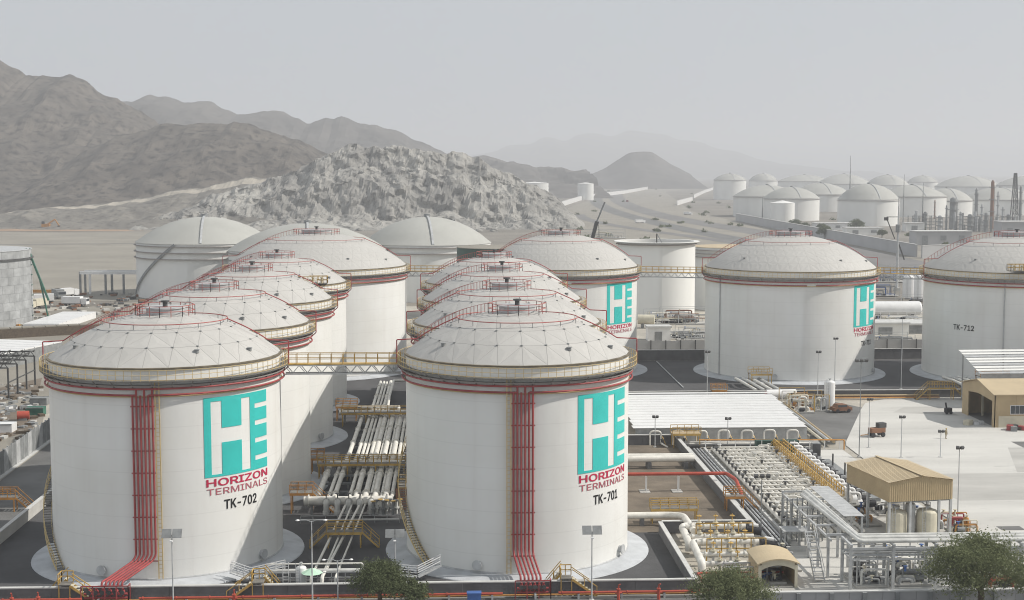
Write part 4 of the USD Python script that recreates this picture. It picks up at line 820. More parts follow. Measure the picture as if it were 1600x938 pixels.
# ------------------------------------------------------------------ tan canopy over the additive tanks
def rot2(p, a, c): ca, sa = math.cos(a), math.sin(a); return (c[0] + p[0] * ca - p[1] * sa, c[1] + p[0] * sa + p[1] * ca)
cc, ra_ = (56.3, 173.0), math.radians(9.6); HW, HD = 4.2, 5.8
W2 = lambda x, y, z: (*rot2((x, y), ra_, cc), z)
t = thing('canopy', 'tan steel canopy with ribbed skirts on tall posts', 'canopy', (*cc, 0), ra_); L = dict(local=True)
def ribbed(x0, y0, x1, y1, z0, z1, top=None, n=26):               # corrugated skirt between two corners, peak height top at the middle
    mb = MB(); d = np.array([x1 - x0, y1 - y0]); Ln = np.linalg.norm(d); d /= Ln; o = np.array([d[1], -d[0]]); P = []
    for i in range(n * 4 + 1):
        f = i / (n * 4); k = (0, .05, .05, 0)[i % 4]; q = np.array([x0, y0]) + d * Ln * f + o * k; zt = z1 + ((top - z1) * (1 - abs(2 * f - 1)) if top else 0); P.append((q, zt))
    for (a, za), (b, zb) in zip(P, P[1:]): mb.add([(*a, z0), (*b, z0), (*b, zb), (*a, za)], [[0, 1, 2, 3]])
    return mb
RZ = 7.55
for a, b, tp, n in (((-HW, -HD), (HW, -HD), RZ, 30), ((HW, HD), (-HW, HD), RZ, 30), ((-HW, HD), (-HW, -HD), None, 40), ((HW, -HD), (HW, HD), None, 40)): obj('skirt', ribbed(*a, *b, 4.5, 6.9, tp, n), 'tan_metal', t, smooth=False, **L)
for s in (-1, 1):
    m = MB(); nn = 24
    for i in range(nn):
        ya, yb = -HD - .25 + (2 * HD + .5) * i / nn, -HD - .25 + (2 * HD + .5) * (i + .86) / nn; yc = -HD - .25 + (2 * HD + .5) * (i + 1) / nn
        a = [(0, ya, RZ + .06), (s * (HW + .2), ya, 6.95), (s * (HW + .2), yb, 6.95), (0, yb, RZ + .06)]; b = [(0, yb, RZ + .1), (s * (HW + .2), yb, 6.99), (s * (HW + .2), yc, 6.99), (0, yc, RZ + .1)]
        for q in (a, b): m.quad(*(q if s > 0 else q[::-1]))
    obj('roof_slope', m, 'tan_roof', t, smooth=False, **L)
obj('ridge_cap', MB().bar((0, -HD - .3, RZ + .14), (0, HD + .3, RZ + .14), .4, .06), 'tan_roof', t, **L)
for x in (-HW + .15, -1.3, HW - 1.7, HW - .15):
    for y in (-HD + .15, 0, HD - .15):
        if abs(x) < 2.6 and y == 0: continue
        obj('post', MB().box(x - .14, x + .14, y - .14, y + .14, 0, 4.6), 'galvanised', t, **L)
for y in (-HD + .15, HD - .15): obj('beam', MB().box(-HW, HW, y - .1, y + .1, 4.35, 4.6), 'steel_grey', t, **L)
vessel('additive_tank', 'left cream upright tank under the tan canopy', (*W2(-2.4, -4.4, 0)[:2], 0), 1.25, 3.2, 'cream_paint', 'tank')
vessel('additive_tank', 'right cream upright tank under the tan canopy', (*W2(1.5, -4.7, 0)[:2], 0), 1.3, 3.2, 'cream_paint', 'tank')
vessel('filter_vessel', 'slim silver vessel between the two cream tanks', (*W2(-.5, -4.2, 0)[:2], 0), .62, 3.9, 'galvanised', 'vessel', False)
def skid(label, x0, x1, y0, y1, seed, mats=('pipe_white', 'galvanised', 'pipe_silver'), h=2.2, n=10, frame='galvanised', fr=True):
    r = random.Random(seed); t = thing('pump_skid', label, 'pump skid', ((x0 + x1) / 2, (y0 + y1) / 2, 0))
    obj('base', MB().box(x0, x1, y0, y1, 0, .22), 'light_concrete', t)
    for i in range(n):
        y = r.uniform(y0 + .2, y1 - .2); xa = r.uniform(x0 + .1, (x0 + x1) / 2); xb = r.uniform((x0 + x1) / 2, x1 - .1); z = r.uniform(.5, h); rad = r.choice((.07, .1, .14, .2))
        obj('pipe', MB().elbow([(xa, y, .1), (xa, y, z), (xb, y, z), (xb, y, .1)], rad, 7), mats[i % len(mats)], t)
        if i % 2 == 0: obj('valve', MB().cyl((xa + .3, y, z - .2), (xa + .3, y, z + .4), .13, 8).cyl((xa + .3, y, z + .36), (xa + .3, y, z + .41), .26, 10), r.choice(('dark_steel', 'cream_paint', 'blue_paint')), t)
        if i % 3 == 0: x = r.uniform(x0 + .6, x1 - .6); obj('motor', MB().cyl((x - .5, y, .6), (x + .4, y, .6), .32, 10), r.choice(('black_rubber', 'steel_grey')), t)
    if fr:
        for x in (x0 + .1, x1 - .1):
            for y in (y0 + .1, y1 - .1): obj('frame_post', MB().box(x - .06, x + .06, y - .06, y + .06, .2, h + .5), frame, t)
        obj('frame_beam', MB().bar((x0 + .1, y0 + .1, h + .5), (x1 - .1, y0 + .1, h + .5), .1), frame, t); obj('frame_beam', MB().bar((x0 + .1, y1 - .1, h + .5), (x1 - .1, y1 - .1, h + .5), .1), frame, t)
    return t
skid('white piping skid under the right half of the tan canopy', 57.6, 61.2, 168.5, 175, 3, h=2.0, n=12)
skid('yellow and black piping skid under the left rear of the tan canopy', 51.2, 54.2, 172.5, 178, 4, ('orange_paint', 'pipe_white', 'dark_steel'), h=1.8, n=10, fr=False)
skid('white piping skid behind the tan canopy', 55.5, 60, 177.8, 181.5, 14, h=1.6, n=8, fr=False)
skid('pinkish red and yellow pipe skid at the right corner of the canopy', 61.6, 65.2, 167.5, 174.8, 5, ('orange_paint', 'cream_paint', 'red_paint'), h=1.9, n=14, fr=False)
# ------------------------------------------------------------------ pipe rack at the right foreground
t = thing('pipe_rack', 'grey steel pipe rack along the front right corner', 'pipe rack', (52, 146, 0))
for x in np.arange(42.6, 72, 4.6):
    for y in (146.0, 149.2): obj('column', MB().box(x - .15, x + .15, y - .15, y + .15, 0, 4.7), 'galvanised', t)
    obj('cross_beam', MB().box(x - .12, x + .12, 145.7, 149.5, 4.7, 4.95), 'galvanised', t); obj('cross_beam', MB().box(x - .1, x + .1, 145.9, 149.3, 3.3, 3.48), 'galvanised', t)
for y in (146.0, 149.2): obj('long_beam', MB().box(42.4, 72, y - .1, y + .1, 4.3, 4.55), 'galvanised', t)
obj('long_beam', MB().box(42.4, 72, 145.95, 146.05, 3.2, 3.36), 'galvanised', t)
for y, r in ((146.3, .2), (147.0, .16), (147.6, .24), (148.3, .16), (148.9, .2)): obj('pipe', MB().elbow([(72, y, 4.95 + r), (44.2 - (149 - y) * .2, y, 4.95 + r), (44.2 - (149 - y) * .5, y + 22, 4.95 + r)], r, 10), 'pipe_silver', t)
for y in (146.5, 147.6, 148.6): obj('pipe', MB().cyl((42.6, y, 3.6), (72, y, 3.6), .14, 8), 'galvanised', t)
for y in np.arange(150.5, 172, 4.2):
    for x in (41.4, 44.8): obj('column', MB().box(x - .13, x + .13, y - .13, y + .13, 0, 4.75), 'galvanised', t)
    obj('cross_beam', MB().box(41.2, 45.0, y - .1, y + .1, 4.7, 4.92), 'galvanised', t)
for x in (41.4, 44.8): obj('long_beam', MB().box(x - .1, x + .1, 149.4, 172, 4.35, 4.6), 'galvanised', t)
for i, y in enumerate(np.arange(158, 172.4, 1.2)): obj('grating_panel', MB().box(45.2, 47.6, y + .02, y + 1.18, 4.95, 5.0), 'galvanised', t)
for y in (158.2, 162.5, 167, 171.6): obj('column', MB().box(47.3, 47.5, y, y + .2, 0, 4.95), 'galvanised', t)
t = thing('screen_gate', 'tall grey barred screen beside the loading pipes', 'screen', (40.4, 166, 0))
for i in range(9): obj('bar', MB().box(39.9 + .62 * i, 40.02 + .62 * i, 165.9, 166.1, 0, 5.4 - .1 * (i % 3)), 'steel_grey', t)
for z in (.9, 2.7, 5.0): obj('rail', MB().box(39.8, 45.1, 165.96, 166.04, z, z + .12), 'galvanised', t)
t = thing('grating_platform', 'low grey grating platform at the end of the pipe trench', 'platform', (41, 162.5, 0)); obj('deck', MB().box(39.2, 42.6, 161.8, 164.4, 2.2, 2.3), 'galvanised', t)
for x in (39.4, 42.4):
    for y in (162, 164.2): obj('leg', MB().box(x - .08, x + .08, y - .08, y + .08, 0, 2.2), 'galvanised', t)
t = thing('access_stair', 'steep grey stair under the pipe rack corner', 'stair', (40.6, 150, 0)); m = MB()
for i in range(14): m.box(39.6, 40.6, 149 + i * .34, 149.26 + i * .34, .3 + i * .31, .34 + i * .31)
obj('treads', m, 'galvanised', t, kind='stuff')
for x in (39.55, 40.65): obj('stringer', MB().bar((x, 148.8, .1), (x, 153.6, 4.5), .08, .3), 'galvanised', t); obj('handrail', MB().bar((x, 148.8, 1.1), (x, 153.6, 5.5), .06), 'galvanised', t)
skid('dense grey piping skid under the pipe rack by its left column', 43.4, 47.0, 146.6, 152, 6, ('galvanised', 'pipe_silver', 'steel_grey'), h=2.8, n=16)
skid('grey piping skid with white valves under the pipe rack', 47.4, 51.8, 147, 152.5, 7, ('pipe_white', 'galvanised', 'steel_grey'), h=2.4, n=16)
skid('white framed skid behind the pipe rack columns', 52.0, 56.2, 150, 155.5, 8, ('pipe_white', 'pipe_white', 'steel_grey'), h=2.6, n=14)
skid('red fire pump skid beside the lower right tree', 56.6, 60.2, 145.0, 148.4, 9, ('red_bright', 'red_paint', 'galvanised'), h=1.5, n=9, fr=False)
skid('grey pump skid left of the pipe rack stair', 36.8, 39.2, 153, 158, 12, ('galvanised', 'dark_steel', 'pipe_white'), h=1.8, n=9, fr=False)
skid('white valve skid between canopy and pipe rack', 48.2, 52, 155.5, 162, 13, ('pipe_white', 'cream_paint', 'galvanised'), h=1.5, n=12, fr=False)
t = thing('control_cabinet', 'white control cabinet under the pipe rack', 'cabinet', (54.8, 149, 0)); obj('body', MB().box(54.2, 55.6, 148.7, 149.4, .1, 2.0), 'truck_white', t); obj('door', MB().box(54.27, 55.53, 148.66, 148.7, .2, 1.9), 'wall_far', t)
# ------------------------------------------------------------------ small booth with an arched roof
t = thing('booth', 'small tan booth with arched roof and open front', 'booth', (35, 149.4, 0)); bx0, bx1, by0, by1 = 33.0, 37.2, 147.0, 152.2
def arc(x): return 2.7 + .55 * (1 - ((x - 35.1) / 2.3) ** 2)
m = MB(); X = np.linspace(bx0 - .2, bx1 + .2, 15)
for a, b in zip(X, X[1:]):
    za, zb = arc(a), arc(b); m.quad((a, by0 - .3, za), (b, by0 - .3, zb), (b, by1 + .3, zb), (a, by1 + .3, za)); m.quad((a, by0 - .3, za - .14), (b, by0 - .3, zb - .14), (b, by0 - .3, zb), (a, by0 - .3, za)); m.quad((a, by1 + .3, za - .14), (b, by1 + .3, zb - .14), (b, by0 - .3, zb - .14), (a, by0 - .3, za - .14))
obj('roof', m, 'tan_roof', t, smooth=False)
for x in (bx0, bx1 - .12): obj('side_wall', MB().box(x, x + .12, by0 + .4, by1, 0, 2.6), 'tan_metal', t)
obj('back_wall', MB().box(bx0 + .12, bx1 - .12, by1 - .12, by1, 0, 2.6), 'tan_metal', t)
m = MB(); X = np.linspace(bx0 + .3, bx1 - .3, 13)
for a, b in zip(X, X[1:]):
    m.quad((a, by0, 1.9 + .55 * (1 - ((a - 35.1) / 1.9) ** 2)), (b, by0, 1.9 + .55 * (1 - ((b - 35.1) / 1.9) ** 2)), (b, by0, arc(b) - .15), (a, by0, arc(a) - .15))
obj('front_arch', m, 'cream_paint', t, smooth=False)
for x in (bx0, bx1 - .3): obj('front_post', MB().box(x, x + .3, by0 - .05, by0 + .25, 0, 2.5), 'cream_paint', t)
skid('dark motor set standing inside the arched booth', 33.8, 36.4, 148.4, 151, 21, ('dark_steel', 'blue_paint', 'steel_grey'), h=1.3, n=6, fr=False)
wall('grey front wall with piers right of the booth', [(30.5, 140.4), (72, 140.4)], h=1.5, bay=3.4, body='wall_far')
for i in range(11): x = 32.2 + 3.4 * i; tp = thing('wall_pier', 'grey pier on the front wall right of the booth', 'pier', (x, 140.2, 0), group='piers of the front right wall'); obj('pier', MB().box(-.22, .22, -.30, -.02, 0, 1.5), 'steel_grey', tp, local=True)
sheet('booth_pad', [(31.5, 141), (41.5, 141), (41.5, 152.8), (31.5, 152.8)], .0, 'light_concrete', 'pale concrete pad around the arched booth')
# ------------------------------------------------------------------ hangar at the right edge
t = thing('hangar', 'tan hangar with open gable end at the right edge of the yard', 'building', (105, 247, 0))
hx0, hx1, hy0, hy1, he, hr = 94.6, 125, 239.8, 255.2, 5.7, 7.3; ym = (hy0 + hy1) / 2
for i in range(8): xa = hx0 + (hx1 - hx0) * i / 8; obj('wall_panel', MB().box(xa + .015, xa + (hx1 - hx0) / 8 - .015, hy0, hy0 + .15, 0, he), 'tan_metal', t); obj('wall_panel', MB().box(xa + .015, xa + (hx1 - hx0) / 8 - .015, hy1 - .15, hy1, 0, he), 'tan_metal', t)
obj('end_wall', MB().box(hx1 - .15, hx1, hy0 + .15, hy1 - .15, 0, he), 'tan_metal', t)
g = MB()
def gwall(pts): p = [(hx0, y, z) for y, z in pts]; q = [(hx0 + .2, y, z) for y, z in pts]; g.quad(*p[::-1]).quad(*q); [g.quad(p[i], p[(i + 1) % 4], q[(i + 1) % 4], q[i]) for i in range(4)]
zr = lambda y: he + (hr - he) * (1 - abs(y - ym) / (hy1 - ym))
gwall([(hy0, 0), (hy0 + 1.0, 0), (hy0 + 1.0, zr(hy0 + 1)), (hy0, he)]); gwall([(hy1 - 3.0, 0), (hy1, 0), (hy1, he), (hy1 - 3.0, zr(hy1 - 3.0))]); gwall([(hy0 + 1.0, 4.5), (ym, 4.9), (ym, hr), (hy0 + 1.0, zr(hy0 + 1))]); gwall([(ym, 4.9), (hy1 - 3, 4.5), (hy1 - 3, zr(hy1 - 3)), (ym, hr)])
obj('gable_wall', g, 'tan_metal', t, smooth=False)
for s, ye in ((-1, hy0 - .4), (1, hy1 + .4)):
    m = MB(); a = [(hx0 - .3, ym, hr + .05), (hx1, ym, hr + .05), (hx1, ye, he), (hx0 - .3, ye, he)]; b = [(x, y, z + .12) for x, y, z in a]; m.quad(*(a if s > 0 else a[::-1])).quad(*(b[::-1] if s > 0 else b)); [m.quad(a[i], a[(i + 1) % 4], b[(i + 1) % 4], b[i]) for i in range(4)]
    obj('roof_slope', m, 'tan_roof', t, smooth=False)
w_ = obj('window', MB().box(97.4, 99.9, hy0 - .05, hy0 + .02, 2.3, 3.9), 'truck_white', t)
for i in range(3): obj('pane', MB().box(97.5 + .8 * i, 98.22 + .8 * i, hy0 - .08, hy0 - .045, 2.4, 3.8), 'glass_dark', w_)
obj('lower_cladding', MB().box(95.4, 110, hy0 - .04, hy0 - .01, 0, 2.0), 'cream_paint', t)
obj('inner_column', MB().box(97, 97.3, hy1 - 3.5, hy1 - 3.2, 0, 5), 'cream_paint', t)
sheet('hangar_floor', R4(94.9, 124.8, 240, 255), .012, 'asphalt_pale', 'grey floor inside the tan hangar')
t = thing('covered_store', 'translucent white roof of a store behind the tan hangar', 'building', (106, 262, 0))
for i in range(9): 
    y = 259.5 + 1.3 * i; z = 6.6 + .35 * i; obj('roof_sheet', MB().add([(99.5, y, z), (130, y, z + .2), (130, y + 1.4, z + .35), (99.5, y + 1.4, z + .2)], [[0, 1, 2, 3]]), 'far_white' if i % 3 else 'galvanised', t)
for x in (100, 108, 116, 124):
    for y in (260, 270): obj('post', MB().box(x - .12, x + .12, y - .12, y + .12, 0, 6.6 + (y - 260) * .27), 'galvanised', t)
obj('front_panel', MB().box(99.8, 130, 259.7, 259.85, .2, 6.5), 'galvanised', t)
# ------------------------------------------------------------------ yard things
def car(name, label, cat, c, rz, body, L_=4.4, W_=1.8, kind='car', group=None):
    t = thing(name, label, cat, c, rz, group); L = dict(local=True); h = .95
    if kind == 'truck':
        obj('cab', MB().prism([(-L_ / 2, -W_ / 2), (-L_ / 2 + 1.9, -W_ / 2), (-L_ / 2 + 1.9, W_ / 2), (-L_ / 2, W_ / 2)], .6, 2.6), body, t, **L); obj('cargo_body', MB().box(-L_ / 2 + 2.1, L_ / 2, -W_ / 2, W_ / 2, .9, 3.1), body, t, **L); obj('windscreen', MB().box(-L_ / 2 - .03, -L_ / 2 + .02, -W_ / 2 + .15, W_ / 2 - .15, 1.6, 2.4), 'glass_dark', t, **L); obj('chassis', MB().box(-L_ / 2 + .1, L_ / 2 - .1, -.5, .5, .5, .9), 'dark_steel', t, **L)
    else:
        prof = [(-L_ / 2, .35), (L_ / 2, .35), (L_ / 2, h), (L_ * .33, h + .05), (L_ * .18, 1.5), (-L_ * .28, 1.52), (-L_ * .4, h + .05), (-L_ / 2, h)]
        m = trimesh.creation.extrude_polygon(sg.Polygon(prof), W_, engine='earcut'); v = m.vertices[:, [0, 2, 1]] - [0, W_ / 2, 0]; obj('body', MB().add(v, np.array(m.faces)[:, ::-1]), body, t, smooth=False, **L)
        for s in (-1, 1): obj('side_window', MB().box(-L_ * .3, L_ * .2, s * (W_ / 2 - .02), s * (W_ / 2 + .012), 1.05, 1.42) if s > 0 else MB().box(-L_ * .3, L_ * .2, -(W_ / 2 + .012), -(W_ / 2 - .02), 1.05, 1.42), 'glass_dark', t, **L)
    for x in (-L_ * .31, L_ * .31):
        for s in (-1, 1): obj('wheel', MB().cyl((x, s * (W_ / 2 - .22), .36), (x, s * (W_ / 2 + .02), .36), .36, 12), 'black_rubber', t, **L)
    return t
car('parked_car', 'small dark red car beside the white vessel at the yard corner', 'car', (72.6, 257, 0), .2, 'brick_brown', 3.6)
def crates(name, label, c, mats, n, seed, cat='crates'):
    r = random.Random(seed); t = thing(name, label, cat, c); L = dict(local=True)
    for i in range(n):
        x, y, s = r.uniform(-2.2, 2.2), r.uniform(-.9, .9), r.uniform(.5, 1.1); m = MB().obox((x, y, s * .4), (s * 1.3, s, s * .8), r.uniform(0, 3)); obj('crate', m, mats[i % len(mats)], t, **L)
crates('wrapped_pallets', 'pale wrapped pallets standing in the hangar shade', (93.0, 243.2, 0), ('wall_far', 'cream_paint', 'galvanised'), 7, 8, 'pallets'); crates('scrap_heap', 'heap of red and dark scrap by the hangar window', (98.6, 237.4, 0), ('dark_steel', 'red_paint', 'steel_grey', 'bark'), 10, 1, 'scrap'); crates('pallet_stack', 'dark pallets stacked right of the hangar window', (103.6, 237.2, 0), ('bark', 'dark_steel', 'tan_metal'), 9, 2, 'pallets')
t = thing('mobile_compressor', 'dark red mobile machine at the left edge of the yard', 'machine', (71.8, 232.5, 0)); obj('body', MB().obox((71.8, 232.5, 1.1), (2.6, 1.3, .8), .3), 'brick_brown', t); obj('engine', MB().obox((72.6, 232.8, 1.9), (1.4, 1.1, .8), .3), 'dark_steel', t)
for dx, dy in ((-.9, -.8), (.9, -.3), (-1.1, .6), (.7, 1.2)): obj('wheel', MB().cyl((71.8 + dx, 232.4 + dy, .4), (71.8 + dx + .08, 232.6 + dy - .4, .4), .4, 10), 'black_rubber', t)
obj('tow_bar', MB().bar((70.3, 232.0, .5), (68.8, 231.6, .4), .1), 'orange_paint', t)
t = thing('tow_motor', 'small black machine standing left of the hangar door', 'machine', (91.6, 254, 0)); obj('body', MB().obox((91.6, 254, .7), (1.2, .8, .8), .4), 'black_rubber', t); obj('mast', MB().bar((91.3, 254, .9), (91.1, 254, 2.1), .25), 'black_rubber', t)
for dx in (-.4, .4): obj('wheel', MB().cyl((91.6 + dx, 253.5, .3), (91.6 + dx, 253.65, .3), .3, 10), 'black_rubber', t)
def person(label, c, rz, z0=0.0):
    import manifold3d as m3
    J = dict(pel=(0, 0, .95), ch=(0, 0, 1.36), nk=(0, 0, 1.5), sl=(-.19, 0, 1.42), sr=(.19, 0, 1.42), el=(-.25, .02, 1.14), er=(.25, .02, 1.14), wl=(-.24, -.1, .88), wr=(.25, -.08, .88), hl=(-.1, 0, .92), hr=(.1, 0, .92), kl=(-.12, -.05, .5), kr=(.12, .04, .5), al=(-.13, .0, .09), ar=(.13, .12, .09), tl=(-.15, -.17, .05), tr=(.15, -.05, .05))
    R_ = dict(pel=.15, ch=.16, nk=.07, sl=.08, sr=.08, el=.055, er=.055, wl=.04, wr=.04, hl=.11, hr=.11, kl=.07, kr=.07, al=.05, ar=.05, tl=.045, tr=.045)
    sp = lambda k: m3.Manifold.sphere(R_[k], 16).translate(J[k])
    B = [('pel', 'ch'), ('ch', 'nk'), ('ch', 'sl'), ('ch', 'sr'), ('sl', 'el'), ('el', 'wl'), ('sr', 'er'), ('er', 'wr'), ('pel', 'hl'), ('pel', 'hr'), ('hl', 'kl'), ('kl', 'al'), ('hr', 'kr'), ('kr', 'ar'), ('al', 'tl'), ('ar', 'tr')]
    body = None
    for a, b in B: h = m3.Manifold.batch_hull([sp(a), sp(b)]); body = h if body is None else body + h
    head = m3.Manifold.sphere(.105, 18).scale((.88, 1.0, 1.2)).translate((0, -.02, 1.66)) + m3.Manifold.batch_hull([m3.Manifold.sphere(.055, 10).translate((0, 0, 1.48)), m3.Manifold.sphere(.05, 10).translate((0, -.01, 1.58))]) + m3.Manifold.sphere(.022, 8).translate((0, -.125, 1.65))
    for s in (-1, 1):
        wp = np.array(J['wl' if s < 0 else 'wr']); hd = m3.Manifold.batch_hull([m3.Manifold.sphere(.035, 8).translate(tuple(wp)), m3.Manifold.sphere(.032, 8).translate(tuple(wp + [0, -.02, -.08]))])
        for i in range(4): hd = hd + m3.Manifold.batch_hull([m3.Manifold.sphere(.011, 6).translate(tuple(wp + [0, -.045 + .02 * i, -.09])), m3.Manifold.sphere(.009, 6).translate(tuple(wp + [-.01 * s, -.05 + .02 * i, -.165 - .012 * (i in (1, 2))]))])
        hd = hd + m3.Manifold.batch_hull([m3.Manifold.sphere(.012, 6).translate(tuple(wp + [0, -.04, -.04])), m3.Manifold.sphere(.01, 6).translate(tuple(wp + [-.01 * s, -.075, -.1]))]); head = head + hd; body = body + hd
    t = thing('person', label, 'person', (*c, z0), rz); L = dict(local=True)
    obj('body', MB().tri(body + head.translate((0, 0, 0))), 'coverall', t, **L)
    cap = m3.Manifold.sphere(.125, 18).scale((.95, 1.1, 1.1)).translate((0, -.01, 1.69)).trim_by_plane((0, 0, 1), 1.70); obj('helmet', MB().tri(cap), 'yellow_paint', t, **L)
person('person in tan coveralls and yellow helmet walking on the white yard', (82.7, 230), .6)
vessel('surge_vessel', 'tall white upright vessel at the far left corner of the yard', (71.6, 261.5, 0), 1.0, 5.2)
t = thing('white_drum', 'white horizontal drum with red end by the ribbed roof corner', 'drum', (62.6, 266, 0)); obj('drum', MB().cyl((60.6, 266, 1.9), (66.4, 266.6, 1.9), .95, 16), 'truck_white', t); obj('end_ring', MB().cyl((60.5, 265.99, 1.9), (60.6, 266, 1.9), .7, 14), 'red_paint', t)
for x in (61.8, 65): obj('saddle', MB().box(x - .2, x + .2, 265.4, 267, 0, 1.2), 'bund_concrete', t)
skid('yellow framed process skid behind the ribbed roof', 62.5, 67.5, 256, 264, 31, ('cream_paint', 'pipe_white', 'orange_paint'), h=3.0, n=18, frame='yellow_paint')
skid('second process skid left of the tall white vessel', 67.6, 70.6, 257.5, 263, 32, ('pipe_white', 'cream_paint', 'galvanised'), h=2.6, n=12, frame='yellow_paint')
t = thing('pipe_way', 'double yellowish pipe run along the right side of the ribbed roof', 'pipe', (61.5, 245, 0))
for x, z, m_ in ((60.6, .8, 'cream_paint'), (61.4, 1.0, 'galvanised'), (62.2, .8, 'tan_metal')): obj('pipe', MB().cyl((x, 224, z), (x + .9, 262, z), .24, 8), m_, t)
for y in np.arange(226, 262, 5): obj('support', MB().box(60.1, 63, y - .12, y + .12, 0, .6), 'steel_grey', t)
t = thing('brown_pipe', 'brown and orange pipes along the wall in front of TK-711', 'pipe', (90, 271.8, 0))
for y, z, m_, r in ((272.0, .5, 'brick_brown', .16), (271.5, .75, 'tan_metal', .16), (271.0, .35, 'orange_paint', .12)): obj('pipe', MB().cyl((34, y, z), (96, y, z), r, 8), m_, t)
crossover('yellow roofed stile over the wall between TK-711 and TK-712', 93.5, 98.5, 270.6, 2.4, 1.2, (True, True))
crossover('yellow valve platform at the left foot of TK-711', 62.5, 67, 290, 2.6, 3, (False, False)); crossover('brown valve platform at the foot of TK-712', 108, 114, 283, 2.8, 3, (False, False), 'orange_paint'); crossover('small yellow stile on the wall behind the ribbed roof', 51.2, 54.2, 272.2, 2.0, 1.6, (False, False), 'orange_paint')
for lb, x0 in (('silver elbow pipes at the left foot of TK-711', 60), ('silver elbow pipes left of the brown platform of TK-712', 104)):
    t = thing('outlet_pipe', lb, 'pipe', (x0, 286, 0))
    for i in range(4): obj('pipe', MB().elbow([(x0 + 1.6 * i, 292, 1.2), (x0 + 1.6 * i, 287, 1.4), (x0 + 2 + 1.6 * i, 281, .4)], .3, 10), 'pipe_silver' if i % 2 else 'pipe_white', t)
t = thing('outlet_pipe', 'white elbow pipes at the upper right flank of tank TK-701', 'pipe', (27, 262, 0))
for i in range(3): obj('pipe', MB().elbow([(24 + i, 268, 1.4), (27 + i, 262, 1.6), (28.5 + i, 252, .6)], .3, 10), 'pipe_white', t)
crossover('yellow platform beyond the upper right flank of tank TK-701', 24.5, 28.5, 262, 2.6, 3, (False, True), 'orange_paint')
# ------------------------------------------------------------------ trees and shrubs
def tree(label, c, h, r, seed, leaf, n=1500, name='tree', low=.25, z0=-.05, ls=.34, cat='tree'):
    g = np.random.default_rng(seed); t = thing(name, label, cat, (*c, z0)); L = dict(local=True)
    tips = []; w = MB(); top = h * .45; w.tube([(0, 0, 0), (.1 * r * .3, 0, top * .6), (0, .05 * r, top)], .09 * r * .55 + .08, 8)
    for i in range(9):
        a = i * 2.4 + g.uniform(-.4, .4); el = g.uniform(.2, 1.2); ln = r * g.uniform(.5, .85); e = np.array([math.cos(a) * math.cos(el) * ln, math.sin(a) * math.cos(el) * ln, top + math.sin(el) * (h - top) * .75]); b = np.array([0, 0, top * g.uniform(.6, 1.0)])
        m_ = (b + e) / 2 + [0, 0, .12 * r]; w.tube([b, m_, e], .05 * r * .4 + .03, 6); tips += [e, m_ * .4 + e * .6]
    obj('trunk', w, 'bark', t, **L)
    cl = []                                                           # clumps over an uneven crown
    for i in range(46):
        d = g.normal(size=3); d /= np.linalg.norm(d); d[2] = abs(d[2]) * 1.0 - .25; rad = r * g.uniform(.35, 1.12) * (1 + .22 * math.sin(3 * math.atan2(d[1], d[0]) + seed)); cl.append((np.array([d[0] * rad, d[1] * rad, h * (low + .36) + d[2] * (h * .46)]), r * g.uniform(.10, .30)))
    cl += [(p, r * .25) for p in tips]
    P, Sz = [], []
    for k, (p, s) in enumerate(cl):
        q = g.normal(size=(n // len(cl) * 4, 3)) * s * [.8, .8, .55] + p; P.append(q); Sz.append(np.full(len(q), ls * g.uniform(.8, 1.15)))
    for i in range(70):                                                # loose outer sprays
        d = g.normal(size=3); d /= np.linalg.norm(d); d[2] = abs(d[2]) * .9 - .1; b0 = np.array([d[0] * r * .8, d[1] * r * .8, h * (low + .36) + d[2] * h * .4]); e0 = b0 + d * r * g.uniform(.2, .5) + [0, 0, -.05 * r]
        q = b0 + (e0 - b0) * g.uniform(0, 1, (n // 110, 1)) + g.normal(size=(n // 110, 3)) * .07 * r; P.append(q); Sz.append(np.full(len(q), ls))
    P = np.vstack(P); Sz = np.concatenate(Sz) * g.uniform(.6, 1.3, len(P)); P = P[P[:, 2] > h * low * .5] if True else P; Sz = Sz[:len(P)]
    u = g.normal(size=(len(P), 3)); u /= np.linalg.norm(u, axis=1, keepdims=True); v = np.cross(u, g.normal(size=(len(P), 3))); v /= np.linalg.norm(v, axis=1, keepdims=True)
    a, b, c2, d2 = P + u * Sz[:, None] * .6, P + v * Sz[:, None] * .24, P - u * Sz[:, None] * .6, P - v * Sz[:, None] * .24
    V = np.stack([a, b, c2, d2], 1).reshape(-1, 3); k = np.arange(len(P)) * 4; F = np.c_[k, k + 1, k + 2, k + 3]
    obj('crown', MB().add(V, F), leaf, t, smooth=False, **L); return t
def tree_at(label, u, v, y, h, r, seed, leaf, n=1500, **k): p = aty(u, v, y); tree(label, p[:2], h, r, seed, leaf, n, **k)
tree_at('large olive green tree at the lower right corner', 1532, 900, 137.5, 7.6, 4.9, 41, 'leaf_olive', 5200, ls=.24)
tree_at('olive tree at the bottom edge in front of the arched booth', 1138, 920, 138, 4.3, 3.6, 42, 'leaf_olive', 3400, ls=.22)
tree_at('dark green tree in front of the wall between the two front tanks', 592, 905, 141.5, 4.7, 2.9, 43, 'leaf_dark', 3000, ls=.2)
tree_at('low dark shrub right of the dark green tree at the front wall', 640, 925, 141, 3.0, 2.0, 44, 'leaf_dark', 1000, name='shrub', ls=.24, cat='shrub')
t = thing('street_light', 'curved white street light in front of the lower right tree', 'street light', (59.6, 131.5, -.05)); obj('pole', MB().tube([(59.6, 131.5, 0), (59.6, 131.5, 5.3), (59.3, 131.4, 5.8), (58.8, 131.3, 5.95)], .06, 8), 'galvanised', t); obj('lamp_head', MB().obox((58.5, 131.25, 5.95), (.7, .26, .14)), 'truck_white', t)

